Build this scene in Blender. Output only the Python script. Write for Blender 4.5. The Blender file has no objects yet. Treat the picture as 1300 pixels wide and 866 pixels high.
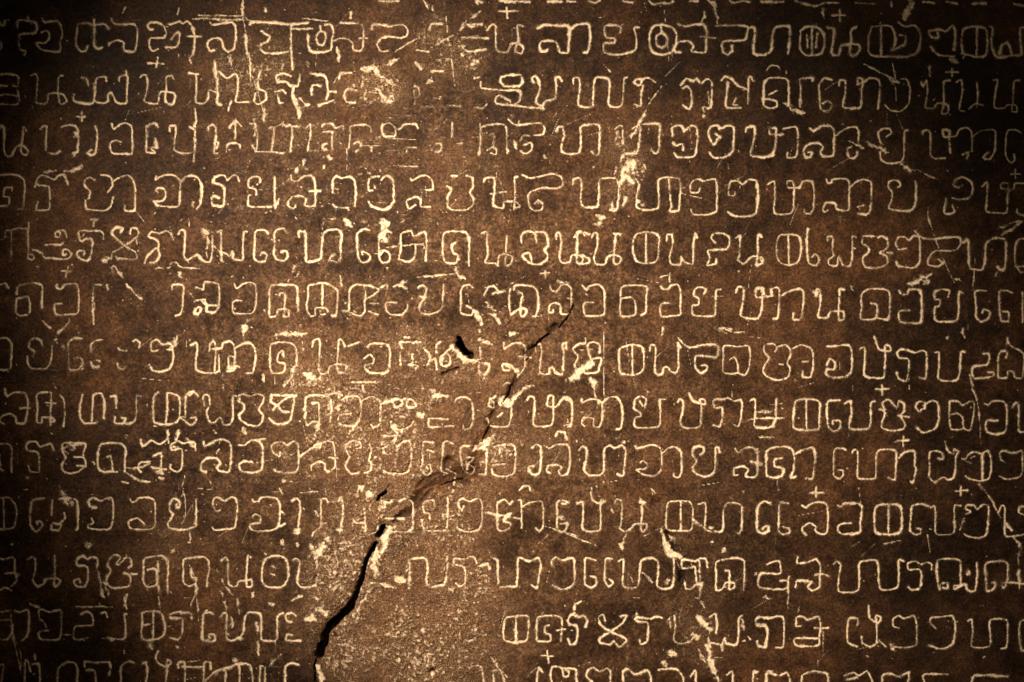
import bpy, math, random
import numpy as np

S = 0.0005                 # metres per unit of the inscription grid
PW, PH = 1300, 866
ZC = 1.2                   # height of the middle of the picture above the floor
scene = bpy.context.scene
COL = scene.collection

# ------------------------------------------------------------------ camera
cam_data = bpy.data.cameras.new('camera')
cam_data.lens = 60
cam_data.sensor_width = 36
CAM_D = PW * S * 60 / 36
cam_data.clip_start = 0.01
cam_data.clip_end = 50
cam = bpy.data.objects.new('camera', cam_data)
cam.location = (0, -CAM_D, ZC)
cam.rotation_euler = (math.radians(90), 0, 0)
COL.objects.link(cam)
scene.camera = cam

# ------------------------------------------------------------------ dim warm room light
world = bpy.data.worlds.new('World')
scene.world = world
world.use_nodes = True
world.node_tree.nodes['Background'].inputs[0].default_value = (1.0, 0.8, 0.55, 1)
world.node_tree.nodes['Background'].inputs[1].default_value = 0.006

def spot(name, loc, target, energy, angle, blend, size, color):
    d = bpy.data.lights.new(name, 'SPOT')
    d.energy = energy; d.spot_size = math.radians(angle); d.spot_blend = blend
    d.shadow_soft_size = size; d.color = color
    o = bpy.data.objects.new(name, d)
    o.location = loc
    from mathutils import Vector
    o.rotation_euler = (Vector(target) - Vector(loc)).to_track_quat('-Z', 'Y').to_euler()
    COL.objects.link(o)
    return o
def P(x, y, d=0.0):        # a point of the stone's face, d in front of it
    return ((x - PW / 2) * S, -d, ZC + (PH / 2 - y) * S)

spot('display_spot', (-0.62, -0.95, ZC + 0.62), P(630, 480), 176, 28.0, 1.0, 0.022, (1.0, 0.83, 0.62))
spot('fill_spot', (0.30, -1.5, ZC + 0.75), P(660, 450), 22, 33, 1.0, 0.05, (1.0, 0.82, 0.57))

scene.view_settings.view_transform = 'Standard'
scene.view_settings.look = 'None'
scene.view_settings.gamma = 1.0
scene.view_settings.exposure = 0.0

# ------------------------------------------------------------------ traced writing
# "@ox,oy,scale" opens a frame; a line is one carved sign, "+" a small mark between the lines,
# "~r" a chip or scratch filled with pale dust, "!r" an open crack or hole
TRACE = """
@0,0,5
0,150 15,165 30,160 35,135;0,315 12,300 8,270
115,175 115,135 150,128 185,135 225,140 240,180 215,210 150,215 125,225 122,280 135,315 165,325 155,350;180,105 185,130
270,115 285,140 350,135 380,145 398,215 385,260 380,325 320,325 265,315 235,280 250,272 285,275 310,250 315,215 295,195 265,205
580,155 555,145 520,150 495,155 490,200 482,270 490,300 515,325 545,320 560,290
690,180 665,155 620,155 600,170 600,240 600,290 625,310 650,300;598,125 600,170
705,115 725,150 780,155 840,150 870,180 870,250 855,325 790,320 785,270 750,255 700,270 690,290
970,185 945,185 940,150 990,140 1040,165 1055,210 1035,240 960,240 945,265 950,300 970,325 1005,310
1065,155 1110,145 1140,135 1160,150 1190,135 1220,170 1235,230 1232,280 1222,340 1200,370 1210,395;1085,250 1110,215 1130,205 1140,235 1120,295 1055,300;1190,230 1275,230
0,475 60,470 110,480 122,500 115,550 90,545;0,545 45,545;0,605 50,600 110,610;115,570 125,640 100,665 0,660
200,480 230,470 240,500 238,560 235,600 230,650 270,660 300,650 310,600 350,590 400,600 425,640 400,660 380,655 370,600 370,550 375,490 400,480
520,490 550,500 560,540;470,600 470,640 520,655 590,655 600,590 595,530
675,515 670,490 630,490 610,510 605,590 600,640 650,655 685,640 685,600 705,585 725,620 740,650 800,655 805,580 810,490 790,475 760,490 755,515;800,450 803,480
890,490 905,475 930,480 935,540 925,600 915,640 950,655 1000,655 1010,600 1030,580 1100,590 1110,620 1095,660 1060,655 1045,620 1055,560 1055,490 1090,480 1100,500
+795,45 780,80
+1135,50 1125,90
+940,400 1035,405;1000,365 990,430
+490,740 540,740;520,710 520,760
@240,0,5
130,140 145,155 200,150 260,140 290,160 295,230 280,310 240,325 215,300 205,255 175,240 125,255 115,290 135,320 160,318
385,150 400,138 500,140 620,150 750,145;460,195 475,210 510,230 495,260 455,280 455,315 480,335 560,335 630,325;645,150 645,230 645,330 655,440;650,182 780,180
860,155 900,155 915,200 905,260 895,315 830,330 775,325 755,280 752,215;830,165 835,195 860,205 865,240 850,280 820,280 805,240 815,210 835,195
920,255 960,240 1000,245 1035,270 1040,310 1080,320 1100,300 1105,230 1105,170 1080,148 1010,145 960,145;1080,240 1130,240
+1025,75 1020,110
0,465 60,470;45,480 45,560 40,645 90,655 120,620 125,570 180,590;160,385 170,480 180,560 175,650 200,660
190,455 240,495 290,465 310,500 305,580 295,645 370,645;245,700 265,640
450,450 435,500 440,560 480,580 485,630 440,660 410,640 420,590;385,370 385,470
555,510 550,480 600,465 640,480;555,520 610,515 640,545;545,580 590,570 610,590;560,600 570,650 600,650;700,470 690,540 660,545 655,620 680,680 700,730
700,620 740,665 760,660;830,540 780,540 775,600;770,465 850,475 870,500 880,590 870,630;820,665 870,650 915,635;880,580 930,580
950,500 960,460 1030,460;1100,480 1095,540 1065,550;1065,570 1005,560 980,600 1000,645 1050,650;1210,590 1115,580 1120,640 1160,645
@480,0,5
-45,185 -40,155 0,148 60,165 150,155 185,185 180,225 140,240 70,230 10,245 -5,290 20,325 60,320
325,185 340,150 405,150;240,315 320,325
520,190 560,155 660,150;530,235 700,240;530,290 570,325 680,310
690,190 720,155 745,160 745,230 750,310 780,328 820,325 840,280 880,270 920,300 910,335 870,325 875,290 890,260 885,200 885,155 920,165
+760,70 890,65;815,45 820,115
1015,175 1060,155 1150,160 1200,160 1215,200 1210,260 1205,330 1155,330 1140,290 1120,260 1040,260 1025,285 1030,320 1060,325 1075,310
230,545 255,555 260,600 230,610 225,570;230,610 230,660;335,450 410,450;270,675 350,670
440,665 520,672;625,680 660,685 690,660
610,492 640,492;650,520 655,555 710,565
800,545 775,520 780,490 830,475 900,475 915,510 895,545 800,545;720,565 800,572 890,572 905,590 895,640 850,670;830,635 770,605 745,620 750,655 850,665 950,680 1045,685
985,520 975,495 1000,480 1020,510 1025,560 1010,610 1000,650 1040,670 1060,640 1120,620 1130,560 1125,490 1150,488 1165,510
0,3 130,5
770,5 960,8
1080,5 1160,5
1200,5 1250,5
@720,0,5
5,330 10,250 15,190 60,155 135,150 145,200 145,260 130,325 105,330
335,205 335,165 245,158 235,200 250,235 300,240 295,270 240,270 228,290 235,330 300,345 380,335 435,310 440,240 425,175 460,172
600,155 545,165 525,210 525,290 550,335 610,345 660,330 690,280 695,215 665,170 600,155;595,165 600,205 565,230 570,280 595,300 630,280 630,230 600,205
700,150 750,165 800,155 865,155 885,200 880,260 875,330 790,325 800,290 770,260 710,265 680,300 690,330 720,330;845,230 940,240
945,165 1000,160 1100,160 1145,175 1135,235 1120,255 1000,260 980,285 990,330 1020,345 1045,320 1045,290
1145,175 1185,175 1190,220 1180,300 1185,340 1240,350 1290,325 1300,260 1310,190 1335,170 1410,170 1410,250 1400,340
40,530 40,495 75,495 80,560 75,600 70,665 120,680 160,670 165,600 175,500 215,488 260,500 270,540 262,660 310,680 345,665 355,600 360,500 380,488
480,500 440,500 425,525 460,540 475,510 510,490 560,520;480,540 470,600 465,670 425,660
720,540 755,500 800,515 820,500 850,530 885,500 915,520 918,600 910,680 890,690;730,560 760,548 785,580 790,640 775,690 735,670
975,510 1000,485 1040,500 1080,540 1145,570;1020,520 1010,600 1010,680 1100,685;1145,660 1150,500 1165,490 1180,515;1070,625 1050,665 1080,665
0,0 20,10 50,5
140,5 180,15 205,0
355,5 415,15
520,5 550,25 600,15 650,20 670,5
780,5 830,5
1030,5 1060,20 1110,5 1160,15
@960,0,3.8235
215,150 240,130 290,130 325,160 330,220 310,262 240,268 212,230 215,150;270,140 270,260;245,170 250,230;295,160 290,230
345,135 375,140 375,180 365,260 400,265 415,220 490,215 500,240 480,268 450,262 460,215 460,150 485,130
560,130 545,180 545,250 570,272 650,275;560,130 600,125 650,128 670,160 675,210 655,245;605,130 605,265
690,110 720,130 770,125 795,160 795,210 780,255 730,275 660,275;655,245 690,230 720,215 725,180 700,170
880,160 885,185 850,180 840,150 900,145 920,155 950,125 965,160 960,240;850,230 880,265 960,275
1000,260 995,200 1005,145 1050,130 1110,140 1120,200 1110,270 1060,275 1000,260;1070,135 1068,265
1130,130 1145,140 1140,220 1160,275 1200,278 1240,270 1285,265 1280,200 1280,140 1300,135;1180,260 1190,220 1220,210 1240,270
+370,75 430,75;405,45 405,105
155,510 155,400 130,380 60,380 35,410 35,460 35,510 60,525 95,520 95,490 30,480;60,460 100,440
+50,340 70,318 100,320 115,335
270,390 270,378 210,385 215,430 210,520
365,390 330,380 305,410 305,470 310,530 345,540 365,510 345,490 320,505
400,415 405,390 430,395 430,450 420,520 460,525 505,520 510,450 515,390 495,380 490,410 515,400
520,400 550,380 590,385 600,420 595,480 590,525
700,385 730,385 745,430 740,500 700,540 650,535 625,510
800,400 810,420 825,390 830,450 820,520 860,525 880,500 930,510 930,545 900,550 910,500 910,400 940,390
970,400 995,390 1000,450 985,530 1010,540
1030,530 1060,505 1100,510;1070,400 1075,460 1070,520
1150,390 1170,390 1160,450 1155,520 1200,525 1220,510 1260,510 1265,540 1240,540 1245,500 1250,400 1275,390
+920,350 980,350;950,330 950,370
25,10 130,10
190,5 240,20 290,30 330,15 400,15
480,15 570,20
810,10 860,15
920,10 975,20
1050,20 1110,15
1250,20 1300,30
@240,0,5
~5 340,0 338,60 350,150
~4 350,150 360,250 365,330
~5 365,330 385,380 385,470
~3 385,470 400,540
~5 160,390 170,480 175,560 175,650
~4 245,360 270,400
~3 270,340 250,390
~2 400,480 470,700 480,745
~5 660,545 690,690 695,745
~6 755,390 755,410
~5 940,300 950,390
~3 915,525 950,480 1050,450
~7 1120,420 1180,430 1230,490 1290,540
~8 1190,470 1290,520
~7 1240,640 1290,600
~8 1100,440 1150,430
~5 1280,580 1300,640
~3 1010,50 1030,110
~3 480,50 485,70
~2 720,115 900,135
~2 60,95 340,100
~3 800,480 870,465
~4 1200,150 1280,165
~3 20,120 400,125
@480,0,5
~7 10,500 60,510 90,540
~8 -10,560 40,620 80,640
~6 30,650 90,640
~2 100,330 180,280 265,240
~2.5 340,300 420,250 480,220
~2 510,190 560,130 600,110
~3 600,110 645,70
~1 455,270 470,430 488,550
~1 430,100 445,260
~5 560,150 600,170 660,160
~5 240,400 270,440
~4 330,500 350,520
~5 310,530 340,490
~5 590,410 650,365
~4 340,40 350,70
~4 530,340 535,350
~3 290,0 320,60
~4 60,410 130,370
~6 620,10 660,5
@720,0,5
~6 895,0 930,20 945,80 960,150
~4 865,70 870,100 850,135
~1.5 600,545 530,640 475,735
~4 895,580 900,660
~4 870,680 860,745
~3 350,600 355,610
~2 220,400 270,450
@960,0,3.8235
~5 745,0 735,40 715,90
~4 760,20 720,90
~2 520,310 580,340 680,400
~6 650,390 690,400
~1 655,285 670,360 680,500
~5 155,525 210,545 235,550
~4 130,500 180,520
~4 320,40 330,90
~5 940,290 975,300
~3 840,310 840,370
~3 655,0 655,35
@0,140,5
-10,120 10,100 25,110 28,170 25,250 45,290 75,285 100,240 130,220 160,235 178,260 165,285 140,275 135,240 145,170 150,105 170,130
255,120 285,95 298,110 292,180 290,255;305,270 350,275 380,262
390,105 430,95 475,98 495,130 495,200 490,260 465,275
605,100 618,150 612,220 605,270 580,285 555,270 580,250
710,85 720,120 760,90 800,80 835,105 838,180 835,270 790,275 720,275 700,245 700,205 735,190 765,200
1000,105 985,82 950,90 925,110 930,160 925,260;985,180 990,225 955,240 985,270 930,265
1075,130 1075,100 1110,95 1115,130 1105,200 1105,245 1140,270 1210,268;1200,100 1230,125 1235,180 1225,320;1235,-10 1240,60 1230,100
+490,40 540,40;520,12 520,65
0,410 60,405 115,415 150,440 158,490 150,560 145,620 115,625;75,510 75,490 30,495 22,545 55,550 58,590;0,608 40,605
220,490 235,440 265,412 300,420 345,440 370,415 410,415 430,470;230,465 250,475 310,485 315,540 315,600 305,630 225,635;225,635 240,580
600,440 570,425 540,440 535,480 570,510 565,555;540,570 545,620 570,630 660,635 700,610 715,550;640,410 680,412 705,430 710,480 680,520
720,445 770,420 810,410 840,440 855,490 855,560 850,635 790,635 790,605
990,415 985,435 1040,410 1100,410 1140,445 1140,520 1135,595 1110,612 1000,605 985,590
975,575 1030,572 1050,540 1040,500 1005,490 985,505 1000,520
1150,450 1170,425 1210,412 1250,425 1275,470 1275,540 1265,600 1240,625;1225,580 1215,600 1225,610
+575,690 620,690;600,690 590,730
~6 410,390 460,385 520,350
~3 280,395 355,385
~4 480,130 490,175
~4 465,270 475,290
~5 985,200 985,235
~1.5 860,640 900,690 910,705
~1 1235,-20 1240,80 1225,200 1225,330
~1 820,0 795,60
@240,140,5
120,130 120,100 150,90 165,110 165,180 155,265 180,270;180,205 170,240
255,105 290,60 330,100;290,60 290,175;235,265 240,215 280,205 320,215 320,240
385,80 420,90 430,160 425,260 400,220
420,262 520,262 600,270;500,110 535,105 530,180 520,250;535,105 600,80
600,90 645,95 650,160 640,260;610,100 695,100
740,110 765,85 770,130 760,190 750,260
840,105 850,85 905,85 930,110 975,95 975,125;850,135 905,135 905,180 905,245;870,210 845,220 850,245 870,245
1020,100 1060,92 1120,90 1150,105 1155,135;1045,210 1070,195 1090,210 1085,225;1055,260 1070,250;1020,110 1018,180 1010,240
1225,80 1220,120 1235,160 1300,165
150,455 155,425 195,410 225,415 240,440 270,412 300,415 315,445;160,460 205,475 222,500 220,560 210,605 150,600 140,560 150,540 185,555
430,470 450,450 440,420 400,420 375,440 375,485 420,500 425,535;385,535 375,545 375,605 440,612 520,610
540,425 540,490 540,560 545,615;550,600 570,560
645,410 650,440 680,450 720,420 770,412 795,450 800,520 795,600 735,605 740,560 700,540 650,550 625,580 630,610 665,620 675,600;760,512 830,512
910,520 910,445 935,415 965,430 1020,420 1050,450 1058,520 1050,605;910,595 935,615 1005,618
1155,420 1200,420;1145,430 1135,470 1140,505 1160,510;1175,475 1180,490;1220,440 1250,415 1290,440;1140,580 1160,610 1230,628 1270,610
~5 290,50 290,160
~5 410,60 415,160
~5 475,-10 470,80
~3 600,70 590,100
~4 680,370 680,390
~5 725,310 720,350
~6 885,290 895,310
~4 850,345 855,370
~4 695,0 700,40
~2 1000,240 1000,380
~5 555,575 545,620
~3 1130,390 1150,400
~4 1155,230 1155,260
~7 1215,700 1260,720
~9 1000,700 1030,740
~3 870,685 930,690
@480,140,5
35,90 70,78 105,110 105,160 40,162 20,120 35,90
130,120 165,90 235,85 250,110;180,265 185,235 240,235
370,210 400,210 395,255 360,265;470,75 465,170;500,210 530,210
640,280 648,200 650,115 700,90 790,88 812,105 815,190 818,270;710,155 730,150 730,220;690,250 725,230 750,250 745,280 715,270
825,55 870,92 960,85 1030,80 1055,110 1045,150 990,158;900,190 920,158 960,160;925,220 970,205 975,245 935,275 900,255
1130,135 1140,108 1170,105 1180,160 1165,210 1165,260 1215,278 1265,270 1283,240 1285,170 1285,105 1320,92 1400,92 1405,160 1400,270 1370,280 1355,260
20,440 40,415 75,418 95,460 98,520 95,580 60,625 0,628
205,430 215,445 270,415 310,415 340,440 345,500 300,505;180,590 185,570 240,548 270,570 270,610 330,612;180,590 195,625 235,600
435,480 465,500 440,545 440,605 470,630 560,630 600,600 605,560 580,520 598,490 598,430 560,415;460,415 500,415
670,455 680,430 735,430 735,520 730,600 790,622 800,580 870,580 900,610 865,620;885,420 865,430 868,520 862,630
915,410 960,428 1030,418 1100,402 1160,420 1170,470 1130,495 1040,490 970,515 950,545 960,610 990,635 1035,630 1045,595 1015,570 995,590
1235,470 1240,435 1280,430 1290,480 1285,560 1300,610 1360,615 1395,600 1400,520 1405,440 1450,428 1510,432 1525,480 1525,560 1510,635 1470,630
~4 270,70 290,80
~6 870,200 870,240
~5 1050,285 1095,330
~3 810,240 830,260
~3 710,530 810,515
~2 90,350 250,355
~1 50,180 240,185
~8 20,720 60,730
@720,140,5
300,120 330,95 350,105 352,160 350,210
415,115 460,90 580,85 585,150 580,250 560,275 535,250;460,90 460,160 440,270 360,265
670,160 665,110 700,95 730,105 742,130 790,95 820,110 825,170 815,270 790,295 700,298 680,270;670,210 690,225 730,215 735,250
965,165 925,215 893,150 910,105 950,95 970,115 1015,98 1055,110 1055,190 1045,265 990,300 930,300 900,265;940,150 965,170
1130,140 1135,110 1185,105 1185,170 1165,250 1165,290 1230,295 1290,295 1310,280
435,435 455,470 440,540 440,610 490,632 575,620 580,530 580,440 630,425 710,435 718,500 712,570 705,635 650,640 660,615;645,440 650,530 660,610
840,495 830,520 785,520 780,480 800,445 840,440 865,450 905,440 940,440 948,490 948,570 945,640 880,662 800,660 785,630
1065,520 1060,540 1025,535 1025,480 1040,450 1085,450 1115,470 1150,440 1195,445 1210,490 1205,560 1195,650 1150,672 1070,672 1020,645
~2 720,525 860,560
~7 400,170 440,120 500,0
~5 330,330 360,280 430,265
~12 350,400 410,330 420,400
~10 330,480 370,420 420,460
~6 370,560 350,610
~5 440,570 480,600
~3 310,350 300,400
~6 490,350 480,390
~7 280,570 300,640
~6 180,670 240,675
~5 320,130 300,200
~5 865,0 860,50
~4 180,720 200,740
@960,140,3.8235
0,228 40,230 75,210 90,180 92,120 65,118 62,90 95,88 95,118 125,118
130,90 190,82 200,110 200,180 190,225 150,230 150,205
260,90 280,100 310,78 355,75 375,100 375,160 370,220 320,222 310,200 322,180 300,158 250,165 230,190 235,225 260,228 268,205 250,205
375,130 430,90 480,80 495,100 495,160;490,200 480,230 450,230 440,190 465,175
630,130 655,110 645,90 610,90 590,110 600,150 610,165;600,200 605,240 640,258 700,250 715,220 718,110 735,95
805,115 810,100 840,100 845,150 845,215 870,235 915,232
940,205 935,130 940,100 905,95 915,130 970,125
970,125 985,95 1020,85 1045,110 1045,200;1000,215 1030,205 1020,235
1045,130 1090,100 1150,95 1160,120 1155,200 1130,238 1100,230 1125,205
1285,110 1260,95 1220,100 1210,150 1210,220 1235,255 1255,240 1250,215
+1235,310 1280,310;1257,285 1257,330
0,345 8,420 0,500
55,360 85,345 90,400 85,490 110,505 165,500 180,470 182,380 175,345 150,345 155,375 210,375
210,375 225,345 270,345 280,400 275,480;230,480 235,500 260,500 270,490
340,335 345,352 365,350 370,335 430,332 450,350 450,420 445,485 390,480 380,450 335,450 322,480 330,495 345,485
450,380 480,350 520,335 555,350 558,420 550,490 530,505 495,500;490,470 520,460
685,375 700,360 680,340 645,345 642,375 660,400 655,440 645,460 650,480 740,488 770,460 775,380 770,345
955,360 970,335 1000,325 1040,345 1050,385 1030,425 980,432 950,425;920,430 912,500 960,495 950,460;955,360 975,375 1000,365
1095,370 1120,350 1118,420 1115,490 1160,497 1215,495 1218,420 1225,385 1190,380 1190,355 1220,355 1225,385 1250,380 1255,355 1300,355
1265,480 1270,500 1300,510
~4 535,150 600,185 640,210
~5 690,262 770,290
~3 770,285 870,335
~2 450,150 520,185
~1 680,20 710,90
~1 835,470 835,530 850,570
~5 180,0 230,15
~2 1200,555 1290,535
@0,275,5
10,145 30,130 35,90 60,85 85,80 100,75;70,90 70,160 68,280;110,70 150,75 180,70 180,35;175,75 175,150 178,230 175,260 200,275 215,260 205,240 180,240
350,125 375,130 380,100 360,95 380,85 410,90 422,130;350,125 350,100;285,180 335,175 380,178 400,165;265,235 285,260 340,265 400,270 440,260 450,235 430,210 400,210 400,245 420,235;205,210 235,215 265,235
655,140 655,110 630,88 570,90 500,90 510,155 545,140 580,140 585,180 575,240 555,280 505,265 485,235 500,215 530,215 530,240
760,100 775,75 745,65 715,80 710,110 790,185 850,220 868,250 850,270 740,260;790,185 860,130 878,100 860,72 830,75 825,105;860,130 865,165;790,185 715,225 705,270
1090,130 1080,105 1050,88 1010,105 960,95 940,125 985,145 1005,170 1000,210 1010,245 985,285 950,290;985,200 930,250 915,295
1130,110 1145,85 1170,90 1170,160 1165,240 1185,275 1225,250 1250,240 1280,275 1330,285 1345,220 1345,120
+590,20 590,60;575,20 610,25
+390,345 450,345;430,315 415,380
0,430 30,425 50,450
105,490 105,455 130,432 200,420 265,435 265,500 262,580;105,520 170,505 185,530 185,610 130,628 100,610 100,540 105,520
360,430 355,450 385,460 410,430 480,425 495,460 500,520 490,610 430,620 360,622 345,600 345,555 390,550
600,430 640,432;675,435 680,460;590,440 585,560 590,680
1090,460 1095,432 1160,435 1160,500 1155,580 1140,620 1110,628
1240,450 1290,460;1240,530 1300,525;1230,600 1250,620 1275,590 1260,570 1235,600
~6 710,320 710,360
~4 720,310 770,380 780,395
~4 800,425 850,480 890,525
~5 880,500 890,520
~3 985,325 1070,325 1090,290 1120,290 1140,320 1270,330
~4 1130,350 1140,380
~5 1285,100 1300,120
~4 270,660 320,710
~4 430,640 435,670 385,720 360,745
~4 485,690 485,715
~3 600,550 600,590
~2 590,620 590,690
~4 735,255 790,270
~6 690,270 650,280
~3 1200,480 1225,510
~1 1195,0 1200,60
@240,275,5
205,280 200,200 200,90 180,95;200,225 235,235 255,250 270,220 280,240 275,265 320,275 340,260 340,180 345,95 365,95
500,105 480,85 430,85 415,110 412,200 410,260 440,285 480,280 490,240 460,225 450,245
612,95 600,75 555,80 540,110 540,180 535,230 555,270 600,280 625,250 615,215 585,220
695,125 695,95 735,95 740,150 740,260 745,285 800,280 835,260 840,180 850,110 880,85 940,80 965,110 960,180 960,270 930,285 895,275 900,250 920,240
1145,85 1110,80 1070,105 1065,180 1075,260 1100,290 1140,280 1145,245 1100,220 1100,240
1280,100 1250,85 1215,105 1205,160 1205,250 1225,290 1265,285 1275,240 1240,215 1215,240
45,445 85,460 95,415 140,415 185,430 190,500 185,570 160,605 110,600 110,560 100,535;0,480 15,500;30,540 65,525 110,560 180,560;70,575 60,610 30,615 35,580
285,425 300,455 340,425 385,415 420,435 425,510 415,590 390,615 330,615 280,610 275,545 300,530 335,535
690,600 685,500 685,450 660,432 580,432 520,435 508,470 508,560 510,630 550,630 565,590 625,590 630,630 600,630 605,560 605,490 575,485 570,500
745,560 755,500 755,440 800,428 840,420 890,430 940,470 940,540 930,625 905,625;745,560 750,600 770,630 800,625 800,580 870,580 880,600;845,430 845,560;830,590 835,620 860,620
1015,610 1015,540 1020,460 1060,430 1110,435 1155,440 1205,465 1165,500 1115,530 1115,600 1080,630 1030,610;1115,530 1120,480 1110,440;970,595 1015,600
~9 90,90 120,110
~5 120,100 110,260
~2 150,180 210,240
~4 665,315 660,330
~3 700,350 670,385
~4 365,640 345,740
~8 345,700 350,730
~9 1235,60 1240,160
~5 960,380 965,440
~3 0,320 60,330
~7 550,745 740,745
@480,275,5
130,270 145,200 145,110 205,90 225,125 290,95 305,130 305,200 300,280;200,180 235,175 235,240 215,275 180,285 130,270;235,175 290,180 290,200
575,310 575,220 575,140 555,100 490,92 425,98 410,140 410,240 425,285 460,295 495,290 505,245 475,230 465,180 490,165
655,105 690,95 690,160 695,240 680,290 740,295 760,310 765,250 800,235 850,255 840,300 805,305 810,220 815,120
1005,160 995,110 960,92 920,100 905,130 910,165;1000,95 1055,100 1075,140 1075,180 1055,210 1075,240 1070,270 1030,300 980,300 930,270 915,240 960,230 975,290
1130,140 1130,105 1155,110 1160,180 1150,250 1165,290 1215,285 1230,245 1290,245 1340,270 1330,295 1265,295 1260,240 1265,110 1295,95 1340,110
75,250 60,220 20,215 10,240
+1030,360 1085,355;1060,345 1060,390
20,100 60,90
-60,600 -10,620 0,620;-50,550 0,550
0,460 50,430 60,455;95,445 125,432 180,455;115,545 50,545 55,600 90,622 150,620 180,590 185,560
415,430 410,500 405,570 375,605 320,620 270,610 258,575 285,530 305,460 280,435 255,450;260,505 300,510
600,450 580,432 540,440 525,470 525,540 525,610 590,625 600,590 560,565
680,450 735,440 760,470;670,500 700,440
860,460 870,435 930,435 985,445 1010,480 1015,560 1000,630 980,630;835,460 830,540 840,620 870,600 905,580 940,590 935,620 905,630 905,560 915,490 890,485
1090,430 1100,465 1130,475 1160,435 1200,430 1225,460 1225,530 1220,600 1205,618 1160,615 1155,560 1120,545 1090,560 1080,600 1105,610 1110,590;1200,515 1230,525
~5 575,130 575,180
~8 495,310 510,370
~6 510,375 550,390
~3 250,385 400,370 490,362
~6 730,490 810,475
~7 690,540 720,580 740,620 700,620
~5 650,690 640,640 600,590
~5 640,720 660,745
~5 770,670 750,640
~3 1145,412 1215,418
~5 180,410 130,440
~2 50,195 290,170
!1.2 1240,560 1200,650 1150,700
@720,275,5
45,130 65,95 95,95 110,120;65,120 65,200 60,290 90,295 100,265 70,240 30,245 20,285 0,290
155,130 165,105 190,105 190,180 170,260 185,300 240,300 255,255 300,240 340,260 330,295 295,295 300,200 310,110 335,115;295,105 345,110
500,95 440,110 420,150 418,220 440,280 480,295 550,290 575,260 580,180 582,130 550,102 500,95;500,95 500,290
630,150 635,115 665,115 670,170 650,250 660,300 720,300 720,250 740,285 790,300 800,260 800,180 810,105 825,135
940,165 915,135 930,108 985,105 1025,125 1030,170 1005,205 895,215 905,260 890,305 940,300 945,270
1070,135 1095,120 1095,180 1090,250 1080,270 1120,300 1150,270 1180,250 1240,260 1235,295 1200,305 1210,230 1210,120 1235,130
95,435 120,465 140,440 200,430 235,470 235,550 230,620 120,630 105,590 108,545 165,545
340,520 340,460 370,438 500,440 500,520 500,600 470,625;340,520 400,510 430,540 430,620 345,630 335,580 340,520
590,440 610,460 640,455 660,435 700,430 718,470 718,560 718,620 660,630 595,630 590,575 600,550 650,548
865,495 880,460 840,445 810,460 805,500 835,520 830,560 795,565 800,625 930,628 940,560 945,470 975,460
1070,480 1085,445 1120,455 1115,540 1100,620 1130,640 1200,648 1225,620 1235,560 1240,460 1200,455 1200,510 1260,508 1300,500 1290,460
+595,380 640,370;650,360 650,410
~6 160,50 200,45
~3 935,700 1040,715 940,705 1040,725
~2 1060,735 1130,730
~4 600,745 605,700
@960,275,3.8235
0,235 25,225 20,200 5,195 8,90 25,90
155,85 115,90 100,120 98,190 120,225 160,235 200,220 215,180 215,120 200,90 155,85;155,85 158,230
245,85 245,160 255,225 290,235 305,205 285,180 270,195;245,85 250,60
345,115 345,95 370,100 368,160 375,190 350,210 355,235 390,235 400,190 420,235 455,235 465,180 465,95 485,100;465,150 480,155
590,100 610,95 635,110 635,150 600,175 630,190 635,225 600,245 530,245 515,200 545,170 540,145 515,130 520,95 575,95;635,175 655,175
725,155 690,158 675,130 690,100 720,98 740,115 760,95 790,98 793,150 790,220 760,248 690,240 680,220
770,70 800,100 850,108 980,98 990,135 960,165 870,165 835,200 835,235 880,240 905,225 880,205
1005,125 1020,112 1030,130 1030,220 1040,250 1090,258 1105,230 1110,190 1115,130 1150,105 1205,110 1210,170 1205,250 1180,258 1170,240
1300,105 1270,112 1255,150 1255,220 1275,265 1290,270;1300,240 1255,240
0,345 35,348 40,380 70,385 75,350 110,348 110,420 105,490 85,495
120,385 150,365 200,350 228,362 228,430 215,495 180,498 180,470
285,385 290,350 310,360 310,430 300,485 345,490 360,460 420,460 425,495 400,500 400,430 405,355 430,355
645,420 645,370 620,352 540,352 510,380 510,440 505,495 550,500 580,490 585,430 555,420;585,490 630,500 645,480 645,420
695,360 700,375 730,375 740,355 790,355 800,400 800,480 790,515 740,515 695,508 692,460 740,455
930,390 935,360 900,352 865,365 865,400 890,405 885,435 865,440 862,480 880,508 960,508 980,480 980,400 985,365 1000,370
1115,360 1060,362 1065,430 1065,485 1090,510 1125,490 1130,460 1100,450 1095,465
1240,370 1210,358 1178,365 1178,440 1185,505 1220,505 1220,465 1195,460
1290,370 1290,510
~5 285,365 290,390
~8 740,330 790,310 840,280
~8 780,320 830,310
~3 1165,60 1220,40
~3 1190,90 1290,25
~1 835,0 880,140 930,260 960,320
~3 960,300 990,310
~3 455,335 475,360
~1 1150,310 1170,260
~1 1060,200 1050,360
~3 1000,540 1000,570
@0,415,5
0,70 45,70 72,110 70,180 62,265 0,272
265,115 255,85 220,70 190,85 180,130 215,155 210,185;172,185 175,230 200,262 280,265 310,240 325,190 328,120
515,75 470,70 430,100 435,170 438,265 490,270 520,230 510,195 470,195
575,150 575,110 610,85 645,82;575,225 590,255 625,250;605,210 630,215
740,230 745,255 775,268 790,250;745,130 760,148 800,150
840,90 860,80 885,100 880,130
945,240 965,275 1020,282 1070,265 1095,210 1095,150 1080,105 1030,110 995,80 960,95 955,140 970,155 1000,145
1210,115 1245,100 1250,150 1240,220 1245,270 1290,290 1385,282 1385,180
30,395 45,440 90,415 160,420 178,480 170,560 155,608 105,610 100,570 60,550 10,570 0,600 25,615;130,515 190,515
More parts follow.
